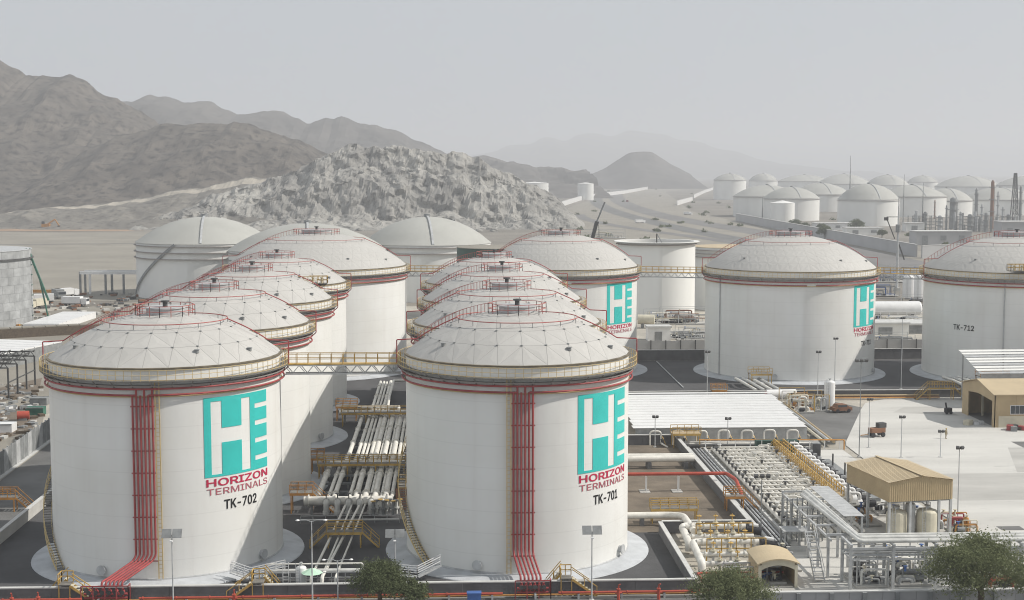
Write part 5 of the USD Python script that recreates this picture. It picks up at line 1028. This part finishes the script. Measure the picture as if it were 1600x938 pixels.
# ------------------------------------------------------------------ tanks beyond the terminal
def far_tank(label, u, hw, vb, vr, va, name='distant_tank', roof='dome', shell='far_white', rtop='far_roof', girders=1, Z=None, ladder=False, n=64, group=None):
    p = at(u, vb, -.25) if Z is None else aty(u, 300, Z); y = p[1]; d = math.hypot(p[0], y) * math.cos(math.atan2(p[0], y) - YAW); R = hw * d / FPX
    H = aty(u, vr, y)[2]; ap = aty(u, va, y)[2] - H; t = thing(name, label, 'storage tank', (p[0], y, -.3), group=group); L = dict(local=True)
    obj('shell', MB().lathe([(R, 0), (R, H)], n), shell, t, **L)
    if roof == 'dome':
        pr = [(R * 1.012, H), (R * 1.012, H + .12)] + [(R * f, H + .12 + dome_z(R, ap, R * f)) for f in (.97, .85, .7, .5, .3, .15, .01)]; obj('roof', MB().lathe(pr, n), rtop, t, **L)
        st = MB(); a = math.radians(6); e = np.array([math.sin(a), -math.cos(a), 0])
        P = [e * R * f + [0, 0, H + .4 + dome_z(R, ap, R * f)] for f in np.linspace(.05, 1, 9)]
        for q, w in zip(P, P[1:]): st.bar(q, w, .75, .3)
        obj('roof_stair', st, 'galvanised', t, **L); obj('roof_cap', MB().cyl((0, 0, H + ap - .2), (0, 0, H + ap + 1.1), R * .05, 12), 'steel_grey', t, **L)
    elif roof == 'flat': obj('roof', MB().lathe([(R * 1.01, H), (R * 1.01, H + .15), (.01, H + .15 + max(ap, .2))], n, sharp=True), rtop, t, **L)
    else:
        obj('inner_wall', MB().lathe([(R - .25, H), (R - .25, H - 5.5)], n), shell, t, **L); obj('floating_roof', MB().lathe([(R - .2, H - 5.4), (.01, H - 5.2)], n), rtop, t, **L); obj('rim', MB().lathe([(R - .25, H - .15), (R + 1.3, H - .15), (R + 1.3, H), (R - .25, H)], n, sharp=True), 'far_white', t, **L); obj('gauge_frame', MB().bar((.3 * R - R * .3, 0, H - 5), (0, 0, H + 2.2), .3).bar((0, 0, H + 2.2), (R * .35, 0, H - 5), .3).bar((0, 0, H - 5), (0, 0, H + 2.2), .3), 'galvanised', t, **L)
    for i in range(girders): z = H - .7 - i * R * .09; obj('wind_girder', MB().lathe([(R, z - .25), (R + .7, z - .25), (R + .7, z), (R, z)], n, sharp=True), 'walk_under' if shell != 'old_steel' else 'dark_steel', t, **L)
    if ladder:
        s = MB(); N = 40
        for k in range(N): f, g_ = k / N, (k + 1) / N; a0, a1 = math.radians(-75 + 60 * f), math.radians(-75 + 60 * g_); s.bar(((R + .5) * math.sin(a0), -(R + .5) * math.cos(a0), H * f), ((R + .5) * math.sin(a1), -(R + .5) * math.cos(a1), H * g_), .25, .9)
        obj('spiral_stair', s, 'steel_grey', t, **L)
    return t, R, H
far_tank('pale domed tank with dark spiral stair behind the left row, left of the quarry', 322, 105, 460, 376, 338, 'neighbour_tank', girders=3, ladder=True, n=96)
far_tank('pale domed tank half hidden behind the far left row tank', 482, 122, 472, 388, 348, 'neighbour_tank', girders=2, n=96)
far_tank('pale domed tank below the middle of the quarry face', 668, 99, 464, 378, 338, 'neighbour_tank', girders=2, n=96)
far_tank('dark green tank between the pale domed tank and the emblem tank', 772, 58, 494, 385, 382, 'neighbour_tank', roof='flat', shell='dark_green', rtop='dust', girders=0)
far_tank('open topped pale tank between the emblem tank and TK-711', 1025, 60, 494, 375, 375, 'neighbour_tank', roof='open', rtop='tan_floor', girders=1)
far_tank('grey shelled tank with flat tan roof half behind TK-711', 1142, 60, 482, 384, 381, 'neighbour_tank', roof='flat', rtop='tan_roof', shell='far_white', girders=3)
t, R_, H_ = far_tank('unpainted grey steel tank at the left edge', -66, 113, 507, 389, 387, 'unfinished_tank', roof='flat', shell='steel_grey', rtop='galvanised', girders=0)
for c in range(9):
    for k in range(13):
        a0 = math.radians(-30 + k * 12 + (c % 2) * 6); a1 = a0 + math.radians(11.8); z0, z1 = H_ * c / 9 + .02, H_ * (c + 1) / 9 - .05
        obj('plate', MB().lathe([(R_ + .04, z0), (R_ + .04, z1)], 4, (0, 0, 0), a0, a1), 'old_steel', t, local=True)
obj('wind_girder', MB().lathe([(R_, H_ - 2.6), (R_ + .6, H_ - 2.6), (R_ + .6, H_ - 2.2), (R_, H_ - 2.2)], 80, sharp=True), 'dark_steel', t, local=True)
p = aty(47, 440, 424); t = thing('stair_tower', 'green steel stair frame against the grey tank at the left edge', 'stair', (p[0], 424, 0)); x = p[0]
for dx in (0, 1.0): obj('leg', MB().bar((x + dx - .5, 423, 0), (x + dx - .5, 423, H_), .35), 'green_steel', t)
obj('strut', MB().bar((x, 423, H_ - .5), (x + 5.8, 422, 6.5), .55), 'green_steel', t); obj('strut', MB().bar((x + 3, 422.6, 14), (x + 5.8, 422, 0), .4), 'green_steel', t)
for z in np.arange(2, H_, 3): obj('landing', MB().box(x - .8, x + 1.0, 422.4, 423.6, z, z + .15), 'green_steel', t)
FT = [(1140, 25, 312, 281, 271, 'leftmost dome of the back row in the distant tank farm'), (1192, 22, 306, 282, 271, 'second small dome of the back row in the distant tank farm'), (1256, 40, 304, 283, 273, 'hazy dome of the back row left of the thin mast'), (1318, 42, 306, 287, 272, 'hazy dome of the back row directly behind the thin mast'), (1386, 33, 308, 289, 273, 'pale dome of the back row right of the thin mast'), (1441, 23, 304, 284, 274, 'bright walled dome of the back row behind the second mast'), (1512, 50, 310, 291, 275, 'broad hazy dome of the back row behind the chimneys'), (1604, 46, 312, 289, 275, 'hazy dome of the back row at the right edge'),
      (1282, 46, 330, 303, 286, 'dome half hidden behind the pair at the left of the distant farm'), (1198, 52, 338, 306, 289, 'left dome of the overlapping pair in the distant tank farm'), (1236, 43, 344, 309, 292, 'right dome of the overlapping pair in the distant tank farm'), (1356, 47, 352, 311, 287, 'large dome right of the thin mast in the distant tank farm'), (1424, 52, 338, 306, 289, 'wide dome behind the bracketed steel pole'), (1478, 39, 337, 312, 294, 'lit dome left of the dark refinery column'), (1562, 60, 335, 311, 293, 'wide dome behind the brown chimney')]
for u, hw, vb, vr, va, lb in FT: far_tank(lb, u, hw, vb, vr, va)
far_tank('small plain white tank before the overlapping pair of far domes', 1222, 19, 350, 317, 313, roof='flat', rtop='far_white', girders=0)
far_tank('white tank at the right end of the quarry bluff', 835, 22, 312, 286, 284, roof='flat', rtop='far_white', girders=0)
far_tank('narrow white tank beside the white curving wall', 915, 12.5, 313, 287, 285, roof='flat', rtop='far_white', girders=0)
# ------------------------------------------------------------------ walls, masts and refinery
def far_wall(label, uv, h, mat_='wall_far', th=.8):
    P = [at(u, v, -.25) for u, v in uv]; t = thing('boundary_wall', label, 'wall', P[0])
    for a, b in zip(P, P[1:]): obj('wall_section', MB().bar(a + [0, 0, h / 2], b + [0, 0, h / 2], th, h), mat_, t); obj('coping', MB().bar(a + [0, 0, h + .1], b + [0, 0, h + .1], th + .4, .2), 'bund_cap', t)
far_wall('long white wall curving left of the valley road', [(878, 323), (905, 314), (935, 308), (975, 303), (1012, 296)], 6.5, 'truck_white'); far_wall('short white wall right of the valley road', [(1058, 321), (1082, 314)], 6, 'truck_white'); far_wall('second white wall climbing behind the short one', [(1084, 310), (1100, 302), (1114, 297)], 6, 'truck_white')
far_wall('long grey wall in front of the distant tank farm', [(1150, 345), (1232, 362), (1330, 382), (1432, 402)], 6.5); far_wall('grey wall continuing to the right edge behind TK-712', [(1440, 404), (1520, 400), (1640, 396)], 6.5)
def mast(label, u, vt, vb, r, mat_='steel_grey', Z=None, name='mast'):
    p = at(u, vb, -.3) if Z is None else aty(u, vb, Z); h = aty(u, vt, p[1])[2]; t = thing(name, label, 'mast', (p[0], p[1], -.3)); L = dict(local=True)
    obj('pole', MB().cyl((0, 0, 0), (0, 0, h * .6), r, 8, r * .7).cyl((0, 0, h * .6), (0, 0, h), r * .6, 8, r * .25), mat_, t, **L); obj('base', MB().box(-2 * r, 2 * r, -2 * r, 2 * r, 0, 1.2), 'light_concrete', t, **L); return t, p, h
mast('tall thin mast in front of the distant tank farm', 1327, 243, 346, .75); mast('second thin mast right of the bracketed pole', 1411, 272, 352, .6); mast('third shorter mast right of the second one', 1441, 285, 356, .6); mast('short grey mast before the overlapping far domes', 1191, 308, 350, .7)
t, p, h = mast('tall grey steel pole with bracket between TK-711 and TK-712', 1401, 305, 455, .55, 'galvanised', name='steel_pole'); obj('collar', MB().cyl((0, 0, h * .62), (0, 0, h * .7), .9, 10), 'steel_grey', t, local=True); obj('bracket_arm', MB().bar((0, 0, h * .78), (-4.4, 0, h * .78), .22), 'dark_steel', t, local=True); obj('lamp_head', MB().obox((-4.6, 0, h * .76), (1.4, .8, 1.2)), 'dark_steel', t, local=True); obj('stay', MB().bar((-4.2, 0, h * .75), (-1.2, 0, h * .55), .3), 'dark_steel', t, local=True); obj('stay', MB().bar((.3, 0, h * .5), (2.6, 0, h * .33), .4), 'dark_steel', t, local=True)
def column(label, u, vt, vb, w, mat_, group=None):
    p = at(u, vb, -.3); d = p[1]; h = aty(u, vt, d)[2]; r = w * d / FPX / 2; t = thing('process_column', label, 'column', (p[0], d, -.3), group=group); L = dict(local=True)
    obj('shell', MB().cyl((0, 0, 0), (0, 0, h * .97), r, 14, r * .85).cyl((0, 0, h * .97), (0, 0, h), r * .6, 10, r * .3), mat_, t, **L)
    for f in (.35, .6, .85): obj('platform', MB().cyl((0, 0, h * f), (0, 0, h * f + .5), r * 1.7, 14), 'steel_grey', t, **L)
    obj('downpipe', MB().cyl((r * 1.2, 0, 0), (r * 1.2, 0, h * .9), r * .18, 6), 'galvanised', t, **L)
column('short dark refinery column right of the lit far dome', 1488, 308, 358, 11, 'steel_grey'); column('slim grey refinery column left of the brown chimney', 1524, 294, 358, 4.5, 'steel_grey'); column('tall brown refinery chimney near the right edge', 1549, 281, 358, 6, 'brick_brown'); column('pale thin column beside the brown chimney', 1558, 298, 357, 3, 'galvanised'); column('slim column at the right edge beside the lattice tower', 1593, 290, 360, 4, 'steel_grey'); column('small reddish stack left of the dark refinery column', 1460, 312, 342, 2.2, 'brick_brown')
p = at(1584, 360, -.3); d = p[1]; h = aty(1584, 270, d)[2]; t = thing('lattice_tower', 'dark lattice tower close to the right edge', 'tower', (p[0], d, -.3)); L = dict(local=True)
for sx in (-1, 1):
    for sy in (-1, 1): obj('leg', MB().bar((sx * 2.6, sy * 2.6, 0), (sx * .7, sy * .7, h), .55), 'dark_steel', t, **L)
for i in range(10):
    f, g_ = i / 10, (i + 1) / 10; w0, w1 = 2.6 - 1.9 * f, 2.6 - 1.9 * g_
    obj('brace', MB().bar((-w0, -w0, h * f), (w1, -w1, h * g_), .35).bar((w0, -w0, h * f), (-w1, -w1, h * g_), .35).bar((-w0, -w0, h * f), (w0, -w0, h * f), .35), 'dark_steel', t, **L)
r = random.Random(5)
def block(label, u, vb, w, h, dpt, mat_, name='works_building', top=True):
    p = at(u, vb, -.3); t = thing(name, label, 'building', (p[0], p[1], -.3)); L = dict(local=True); obj('wall', MB().box(-w / 2, w / 2, 0, dpt, 0, h), mat_, t, **L); obj('roof', MB().box(-w / 2 - .3, w / 2 + .3, -.3, dpt + .3, h + .003, h + .5), 'bund_cap', t, **L)
    n = max(1, int(w / 9))
    for i in range(n): obj('door' if i == 0 else 'window', MB().box(-w / 2 + w * (i + .3) / n, -w / 2 + w * (i + .62) / n, -.12, -.003, 0 if i == 0 else h * .35, h * .72), 'steel_grey', t, **L)
block('pale block with reddish panel at the right edge above TK-712', 1592, 380, 22, 13, 14, 'wall_far'); block('low grey works building behind the steel pole', 1475, 383, 34, 8, 14, 'wall_far'); block('white low shed under the distant domes', 1310, 360, 34, 5, 14, 'truck_white'); block('small pale shed right of the thin mast', 1352, 368, 26, 5, 12, 'far_white'); block('pale hut among the refinery columns', 1430, 362, 14, 6, 10, 'far_white')
for i, (u, vb, lb) in enumerate(((1440, 360, 'cluttered grey process rack left of the refinery columns'), (1508, 361, 'grey process rack between the refinery columns'), (1535, 362, 'dark process rack left of the brown chimney'), (1570, 363, 'process rack between chimney and lattice tower'))):
    p = at(u, vb, -.3); t = thing('process_rack', lb, 'process unit', (p[0], p[1], -.3)); L = dict(local=True)
    for k in range(7): x, y, hh, w = r.uniform(-9, 9), r.uniform(-5, 5), r.uniform(4, 15), r.uniform(.8, 2.6); obj('vessel', MB().cyl((x, y, 0), (x, y, hh), w * .5, 10), r.choice(('steel_grey', 'galvanised', 'dark_steel')), t, **L)
    for k in range(5):
        x = -9 + 4.5 * k
        for y in (-5, 5): obj('post', MB().box(x - .25, x + .25, y - .25, y + .25, 0, 11), 'steel_grey', t, **L)
        obj('beam', MB().box(-9, 9, -5.2, -4.8, 2 + 2.2 * k, 2.4 + 2.2 * k), 'steel_grey', t, **L)
# crane boom behind the emblem tank
a, b = aty(921, 374, 452), aty(945, 316, 452); t = thing('crane', 'dark mobile crane boom rising behind the emblem tank', 'crane', (a[0] - 4, 452, 0)); m = (a * .52 + b * .48)
base = a + (a - b) * .9; base[2] = 2.2
obj('boom', MB().bar(base, m, 1.1, 1.2), 'dark_steel', t); obj('boom_tip', MB().bar(m, b, .45, .5), 'steel_grey', t); obj('hook_line', MB().bar(m + [.6, 0, 0], m + [.8, 0, -6], .12), 'dark_steel', t); obj('carrier', MB().box(base[0] - 4, base[0] + 3, 450.5, 453.5, .8, 2.4), 'yellow_paint', t); obj('cab', MB().box(base[0] - 3, base[0] - 1, 450.7, 453, 2.4, 4.2), 'yellow_paint', t)
for dx in (-3, -1, 1.6): obj('wheel', MB().cyl((base[0] + dx, 450.3, .6), (base[0] + dx, 450.7, .6), .6, 12), 'black_rubber', t)
# ------------------------------------------------------------------ valley details
p = aty(870, 271, 5200); 
for i, (u, v, w, h, lb) in enumerate(((800, 277, 60, 9, 'white shed at the left of the distant settlement'), (822, 277, 40, 11, 'second white shed of the distant settlement'), (846, 276, 50, 9, 'white block of the distant settlement above the white tank'), (884, 280, 70, 7, 'long low white shed left of the cone hill'), (948, 281, 34, 12, 'small white domed hall below the cone hill'), (1062, 272, 60, 8, 'white shed right of the cone hill'), (1010, 276, 60, 8, 'long pale shed under the cone hill'))): block(lb, u, v, w, h, 30, 'truck_white', 'distant_shed')
def row_shrubs(name, label, pts, rr, seed):
    g = np.random.default_rng(seed); V = []
    for (x, y, z) in pts:
        q = g.normal(size=(int(26), 3)) * [rr, rr, rr * .45] + [x, y, z + rr * .7]; u = g.normal(size=(len(q), 3)) * rr * .5; v = g.normal(size=(len(q), 3)) * rr * .5; V.append(np.stack([q + u, q + v, q - u, q - v], 1).reshape(-1, 3))
    V = np.vstack(V); k = np.arange(len(V) // 4) * 4; return obj(name, MB().add(V, np.c_[k, k + 1, k + 2, k + 3]), 'leaf_dark', label=label, cat='vegetation', kind='stuff', smooth=False)
g = np.random.default_rng(3)
row_shrubs('scrub', 'dark strip of far trees across the valley below the cone hill', [at(u, 274 + g.uniform(-1.5, 1.5), 0) for u in np.arange(765, 1120, 1.2)], 9.0, 4)
row_shrubs('scrub', 'scattered dark scrub on the valley floor', [at(g.uniform(900, 1500), g.uniform(292, 390), -.3) for _ in range(70)], 1.3, 5)
for k, (u, v, h, lb) in enumerate(((1241, 358, 7, 'round dark tree left by the long grey wall'), (1258, 359, 5, 'low dark tree beside the round one at the grey wall'), (1289, 374, 8, 'dark tree in front of the long grey wall'), (1338, 364, 9, 'dark tree behind the long grey wall left of the steel pole'), (1284, 361, 5, 'small tree behind the wall under the far domes'), (1378, 372, 5, 'small dark tree left of the bracketed pole'), (1590, 362, 8, 'dark tree at the right edge under the lattice tower'))): p = at(u, v, -.3); tree(lb, p[:2], h, h * .62, 60 + k, 'leaf_dark', 420, z0=-.3, ls=1.0)
for k, (u, v, lb, m_) in enumerate(((1035, 294, 'pale truck on the valley road', 'truck_white'), (980, 316, 'reddish truck on the valley road bend', 'red_paint'), (1075, 336, 'white truck parked on the valley floor', 'truck_white'), (1000, 349, 'white pickup below the valley road', 'truck_white'))): car('distant_truck', lb, 'truck', at(u, v, -.3), .5 + k, m_, 9, 3, 'truck')
# between the big tanks
for k, (u, v, lb, ms, w, h) in enumerate(((1010, 470, 'dark pipe clutter under the open topped tank', ('steel_grey', 'dark_steel', 'pipe_white'), 8, 3), (1075, 505, 'brown and grey pipe rack left of TK-711', ('brick_brown', 'steel_grey', 'galvanised'), 8, 4), (1092, 530, 'grey valve skid at the left flank of TK-711', ('galvanised', 'steel_grey'), 6, 3), (1385, 440, 'blue grey equipment by the steel pole', ('steel_grey', 'blue_paint', 'galvanised'), 9, 4), (1425, 435, 'grey pipe rack right of the steel pole', ('galvanised', 'steel_grey', 'pipe_white'), 9, 5), (1410, 508, 'white pipe skid in front of the bullet tank', ('pipe_white', 'galvanised'), 8, 3), (1388, 540, 'grey valve cluster behind the panel fence right of TK-711', ('steel_grey', 'galvanised'), 6, 2.6), (1432, 484, 'dark skid beside the end of the bullet tank', ('dark_steel', 'steel_grey', 'pipe_white'), 6, 4), (940, 372, 'pale valve yard behind the emblem tank', ('galvanised', 'cream_paint', 'steel_grey'), 16, 5), (700, 432, 'grey pipe rack left of the third tank of the right row', ('galvanised', 'pipe_white', 'steel_grey'), 10, 4), (655, 452, 'yellowish pipe rack beyond the far left row tank', ('cream_paint', 'orange_paint', 'galvanised'), 9, 4))):
    p = at(u, v); skid(lb, p[0] - w, p[0] + w, p[1] - 3, p[1] + 3, 70 + k, ms, h=h, n=16)
for k, (u, vt, vb, w) in enumerate(((1445, 330, 360, 5), (1468, 336, 362, 7), (1478, 320, 361, 3), (1500, 330, 362, 4), (1515, 334, 363, 8), (1533, 318, 362, 3), (1540, 332, 363, 6), (1566, 322, 363, 4), (1575, 334, 364, 7), (1430, 338, 360, 6))): column('stubby grey vessel standing among the refinery racks', u, vt, vb, w, ('steel_grey', 'galvanised')[k % 2], group='stubby refinery vessels')
skid('cluttered pipe skid at the foot of the open topped tank', *(lambda p: (p[0] - 5, p[0] + 6, p[1] - 3, p[1] + 5))(at(1035, 505)), 41, ('pipe_white', 'steel_grey', 'cream_paint'), h=3.2, n=16); skid('grey pump skid left of TK-711 behind the panel fence', *(lambda p: (p[0] - 6, p[0] + 7, p[1] - 3, p[1] + 3))(at(1060, 528)), 42, ('galvanised', 'steel_grey', 'pipe_white'), h=2.2, n=14, fr=False)
p = at(1013, 512); t = thing('horizontal_vessel', 'short white horizontal vessel right of the emblem tank', 'vessel', p); obj('shell', MB().cyl(p + [-3, 0, 2.4], p + [1.6, -1, 2.4], 1.35, 16), 'cream_paint', t); obj('saddle', MB().box(p[0] - 2, p[0] - 1.4, p[1] - 1, p[1] + 1, 0, 1.6), 'steel_grey', t)
block('white equipment cabin right of the emblem tank', 1030, 534, 6, 3.6, 4, 'truck_white', 'equipment_cabin')
p = at(1398, 497); t = thing('bullet_tank', 'long white horizontal bullet tank between TK-711 and TK-712', 'tank', p); d = MB().tube([p + [-7.5, 0, 2.9], p + [-7.1, 0, 2.9], p + [6.8, 0, 2.9], p + [7.2, 0, 2.9]], 2.2, 18); obj('shell', d, 'truck_white', t)
for s in (-7.5, 7.2): obj('end_dome', MB().tri(trimesh.creation.icosphere(2, 2.2).apply_scale([.45, 1, 1]).apply_translation(p + [s, 0, 2.9])), 'truck_white', t)
for s in (-5, 5): obj('saddle', MB().box(p[0] + s - .4, p[0] + s + .4, p[1] - 1.6, p[1] + 1.6, 0, 1.4), 'bund_concrete', t)
obj('access_rail', MB().rail([p + [-8, -3, 0], p + [8, -3, 0]], 2.2, 2.5, .08), 'truck_white', t)
p = at(1420, 466); vessel('process_vessel', 'white upright vessel behind the bullet tank', (p[0], p[1], 0), 2.2, 8); p = at(1436, 470); vessel('process_vessel', 'second white upright vessel left of TK-712', (p[0], p[1], 0), 1.8, 9)
block('grey roofed hut below the bullet tank', 1386, 524, 12, 3, 8, 'far_white', 'works_hut'); block('low dark roofed hut left of TK-712', 1424, 523, 12, 2.6, 10, 'steel_grey', 'works_hut'); skid('dark pump skid behind the bullet tank', *(lambda p: (p[0] - 8, p[0] + 5, p[1] - 3, p[1] + 3))(at(1380, 462)), 43, ('steel_grey', 'blue_paint', 'dark_steel'), h=4, n=14)
# ------------------------------------------------------------------ left background yard
p, q = at(126, 460), at(220, 460); t = thing('portal_frame', 'white steel portal frame standing behind the left row', 'frame', p)
for f in (0, .16, .42, .72, .96): obj('column', MB().bar(p + (q - p) * f, p + (q - p) * f + [0, 0, 8.2], .7), 'truck_white' if f in (.16, .96) else 'steel_grey', t)
obj('beam', MB().bar(p + [0, 0, 7.8], q + [0, 0, 7.8], 1.0, 1.1), 'truck_white', t); obj('beam', MB().bar(p + [0, 7, 7.8], q + [0, 7, 7.8], 1.0, 1.0), 'truck_white', t)
for f in (.0, .45, .96): obj('rear_column', MB().bar(p + (q - p) * f + [0, 7, 0], p + (q - p) * f + [0, 7, 7.8], .7), 'steel_grey', t)
for k, (u, v, lb, m_) in enumerate(((64, 474, 'white lorry by the foot of the green stair frame', 'truck_white'), (58, 482, 'pale lorry nearest the grey steel tank', 'cream_paint'), (92, 466, 'blue grey lorry left of the portal frame', 'steel_grey'), (118, 478, 'white flat lorry in front of the portal frame', 'truck_white'), (104, 464, 'white van behind the lorries by the portal frame', 'truck_white'))): car('parked_lorry', lb, 'lorry', at(u, v, -.1), .3 + .9 * k, m_, 8.5, 2.8, 'truck')
for k, (u, v, lb, ms) in enumerate(((190, 470, 'heap of dark scrap under the portal frame', ('dark_steel', 'brick_brown', 'steel_grey')), (165, 478, 'dark pallets and drums in front of the portal frame', ('dark_steel', 'steel_grey', 'bark')), (80, 462, 'orange crates along the far side of the lorry park', ('orange_paint', 'brick_brown')), (30, 640, 'scattered scrap on the dirt beside the slatted fence', ('steel_grey', 'truck_white', 'bark')), (20, 510, 'brown and orange debris at the foot of the grey tank', ('orange_paint', 'tan_metal')))): crates('scrap_heap', lb, at(u, v, -.1), ms, 12, 50 + k, 'scrap')
t = thing('lorry_park_edge', 'row of orange barriers behind the parked lorries', 'barrier', at(80, 458)); 
for u in np.arange(52, 112, 5): p = at(u, 458, -.1); obj('barrier', MB().box(p[0] - .9, p[0] + .9, p[1] - .3, p[1] + .3, 0, 1.1), 'orange_paint', t)
def long_block(label, uv, h, wd, mat_, rmat, name='low_building'):
    P = [at(u, v, -.1) for u, v in uv]; t = thing(name, label, 'building', P[0]); a, b = P; d = (b - a) / np.linalg.norm(b - a); o = np.array([-d[1], d[0], 0]) * wd
    if o[1] < 0: o = -o
    poly = [a[:2], b[:2], (b + o)[:2], (a + o)[:2]]; obj('wall', MB().prism(poly, -.1, h), mat_, t); n = 10
    for i in range(n): u0, u1 = i / n + .004, (i + 1) / n - .004; obj('roof_sheet', MB().prism([(a + (b - a) * u0)[:2], (a + (b - a) * u1)[:2], (a + (b - a) * u1 + o)[:2], (a + (b - a) * u0 + o)[:2]], h + .01, h + .25), rmat, t)
long_block('long dark brown wall block across the left yard', [(-20, 531), (160, 521)], 2.4, 3, 'bark', 'dust'); long_block('white roofed low store beside the left row', [(92, 517), (150, 497)], 1.6, 10, 'truck_white', 'truck_white'); long_block('broad white roof left of the front left tank', [(-60, 592), (98, 556)], 3.2, 22, 'steel_grey', 'truck_white', 'store')
sheet('dirt_yard', px((-60, 760), (-60, 500), (230, 470), (240, 500), (75, 620), (60, 690)), -.06, 'dust', 'pale dirt yard left of the slatted fence')
sheet('dirt_patch', px((-40, 700), (-40, 655), (40, 632), (62, 640), (50, 672)), -.05, 'earth_dark', 'darker trampled earth beside the slatted fence')
sheet('dirt_patch', px((-40, 640), (-40, 615), (66, 590), (60, 612)), -.05, 'earth_dark', 'darker earth under the open steel shed')
def rubble(label, us, vs, n, seed, mats, smax=1.0):
    g = np.random.default_rng(seed); V = []
    for m_ in mats:
        mb = MB()
        for _ in range(n): p = at(g.uniform(*us), g.uniform(*vs), -.06); s = g.uniform(.25, smax); mb.obox(p + [0, 0, s * .2], (s * g.uniform(.6, 2.2), s, s * .5), g.uniform(0, 3))
        obj('rubble', mb, m_, label=label + {'bark': ', brown pieces', 'light_concrete': ', pale pieces', 'steel_grey': ', grey pieces', 'brick_brown': ', rusty pieces', 'dark_steel': ', dark pieces'}[m_], cat='rubble', kind='stuff', smooth=False)
rubble('scattered rubble on the dirt beside the slatted fence', (-10, 68), (600, 690), 45, 91, ('bark', 'light_concrete', 'steel_grey')); rubble('scattered debris around the parked lorries', (50, 230), (458, 500), 45, 92, ('dark_steel', 'brick_brown', 'light_concrete'), 1.6)
rubble('scattered stones along the foot of the grey tank', (-10, 120), (505, 520), 25, 93, ('bark', 'light_concrete'), 1.3)
t = thing('open_shed', 'dark open steel shed with trusses at the left edge', 'shed', (-92, 282, 0))
for y in (280, 286, 292, 298):
    for x in (-101, -86): obj('column', MB().box(x - .15, x + .15, y - .15, y + .15, 0, 6.0), 'dark_steel', t)
    obj('truss', MB().bar((-101, y, 6.0), (-86, y, 6.0), .25).bar((-101, y, 7.0), (-86, y, 7.0), .25), 'dark_steel', t)
    w = MB()
    for k in range(10): w.bar((-101 + 1.5 * k, y, 6.0), (-100.25 + 1.5 * k, y, 7.0), .14).bar((-100.25 + 1.5 * k, y, 7.0), (-99.5 + 1.5 * k, y, 6.0), .14)
    obj('lattice', w, 'dark_steel', t)
for x in np.arange(-101, -85.5, 2.5): obj('purlin', MB().box(x - .08, x + .08, 279.5, 298.5, 7.12, 7.3), 'dark_steel', t)
for y in (283, 289, 295): obj('side_rail', MB().box(-86.1, -85.9, y - 2.6, y + 2.6, 3.0, 3.2), 'dark_steel', t)
for lb, (u, v), m_, s in (('dark green skip on the dirt by the fence', (56, 648), 'green_steel', (3.2, 2.0, 1.4)), ('grey open skip behind the dark green one', (62, 632), 'steel_grey', (3.2, 2.0, 1.3)), ('white hut at the left edge beyond the fence', (6, 674), 'truck_white', (3.6, 3.0, 1.4))):
    p = at(u, v, -.06); t = thing('skip', lb, 'skip', p); m = MB().prism([(-s[0] / 2, -s[1] / 2), (s[0] / 2, -s[1] / 2), (s[0] / 2, s[1] / 2), (-s[0] / 2, s[1] / 2)], 0, s[2]); obj('body', m, m_, t, local=True); obj('rim', MB().bar((-s[0] / 2, -s[1] / 2, s[2]), (s[0] / 2, -s[1] / 2, s[2]), .18).bar((-s[0] / 2, s[1] / 2, s[2]), (s[0] / 2, s[1] / 2, s[2]), .18), 'steel_grey', t, local=True)
p = at(36, 657, -.06); t = thing('red_drum', 'red fuel drum tank lying on the dirt by the fence', 'drum', p); obj('shell', MB().cyl((-1, 0, .9), (1, .4, .9), .75, 14), 'red_bright', t, local=True); obj('cradle', MB().box(-.7, .7, -.4, .6, 0, .4), 'steel_grey', t, local=True)
crossover('orange yellow crossover by the road left of tank TK-702', -60.5, -56.5, 186, 1.9, 1.3, (True, True), 'orange_paint')
p = at(72, 358, -.2); t = thing('excavator', 'orange excavator working on the red earth terrace', 'excavator', p); L = dict(local=True)
obj('body', MB().box(-3, 3, -2, 2, 1.6, 4.0), 'orange_paint', t, **L); obj('cab', MB().box(-2.8, -.8, -2, 0, 4.0, 6.0), 'glass_dark', t, **L); obj('boom', MB().bar((1, 0, 3.5), (7, 0, 7.5), 1.0), 'orange_paint', t, **L); obj('stick', MB().bar((7, 0, 7.5), (10, 0, 2.5), .8), 'orange_paint', t, **L); obj('bucket', MB().box(9, 10.8, -1, 1, .8, 2.6), 'dark_steel', t, **L)
for y in (-1.8, 1.2): obj('track', MB().box(-3.4, 3.4, y, y + .7, 0, 1.4), 'black_rubber', t, **L)

# ------------------------------------------------------------------ air
usdkit.material(stage, '/World/Looks/haze_air', {'v': ('principled_volume', {'color': (.97, .98, 1.0), 'density': HAZE, 'anisotropy': .15})}, [], volume='v.volume')
M['haze_air'] = UsdShade.Material.Get(stage, '/World/Looks/haze_air')
obj('haze', MB().box(-11800, 11800, -1800, 13800, -4, 330), 'haze_air', kind='stuff', label='pale dusty haze over the terminal and the hills', cat='haze', smooth=False)
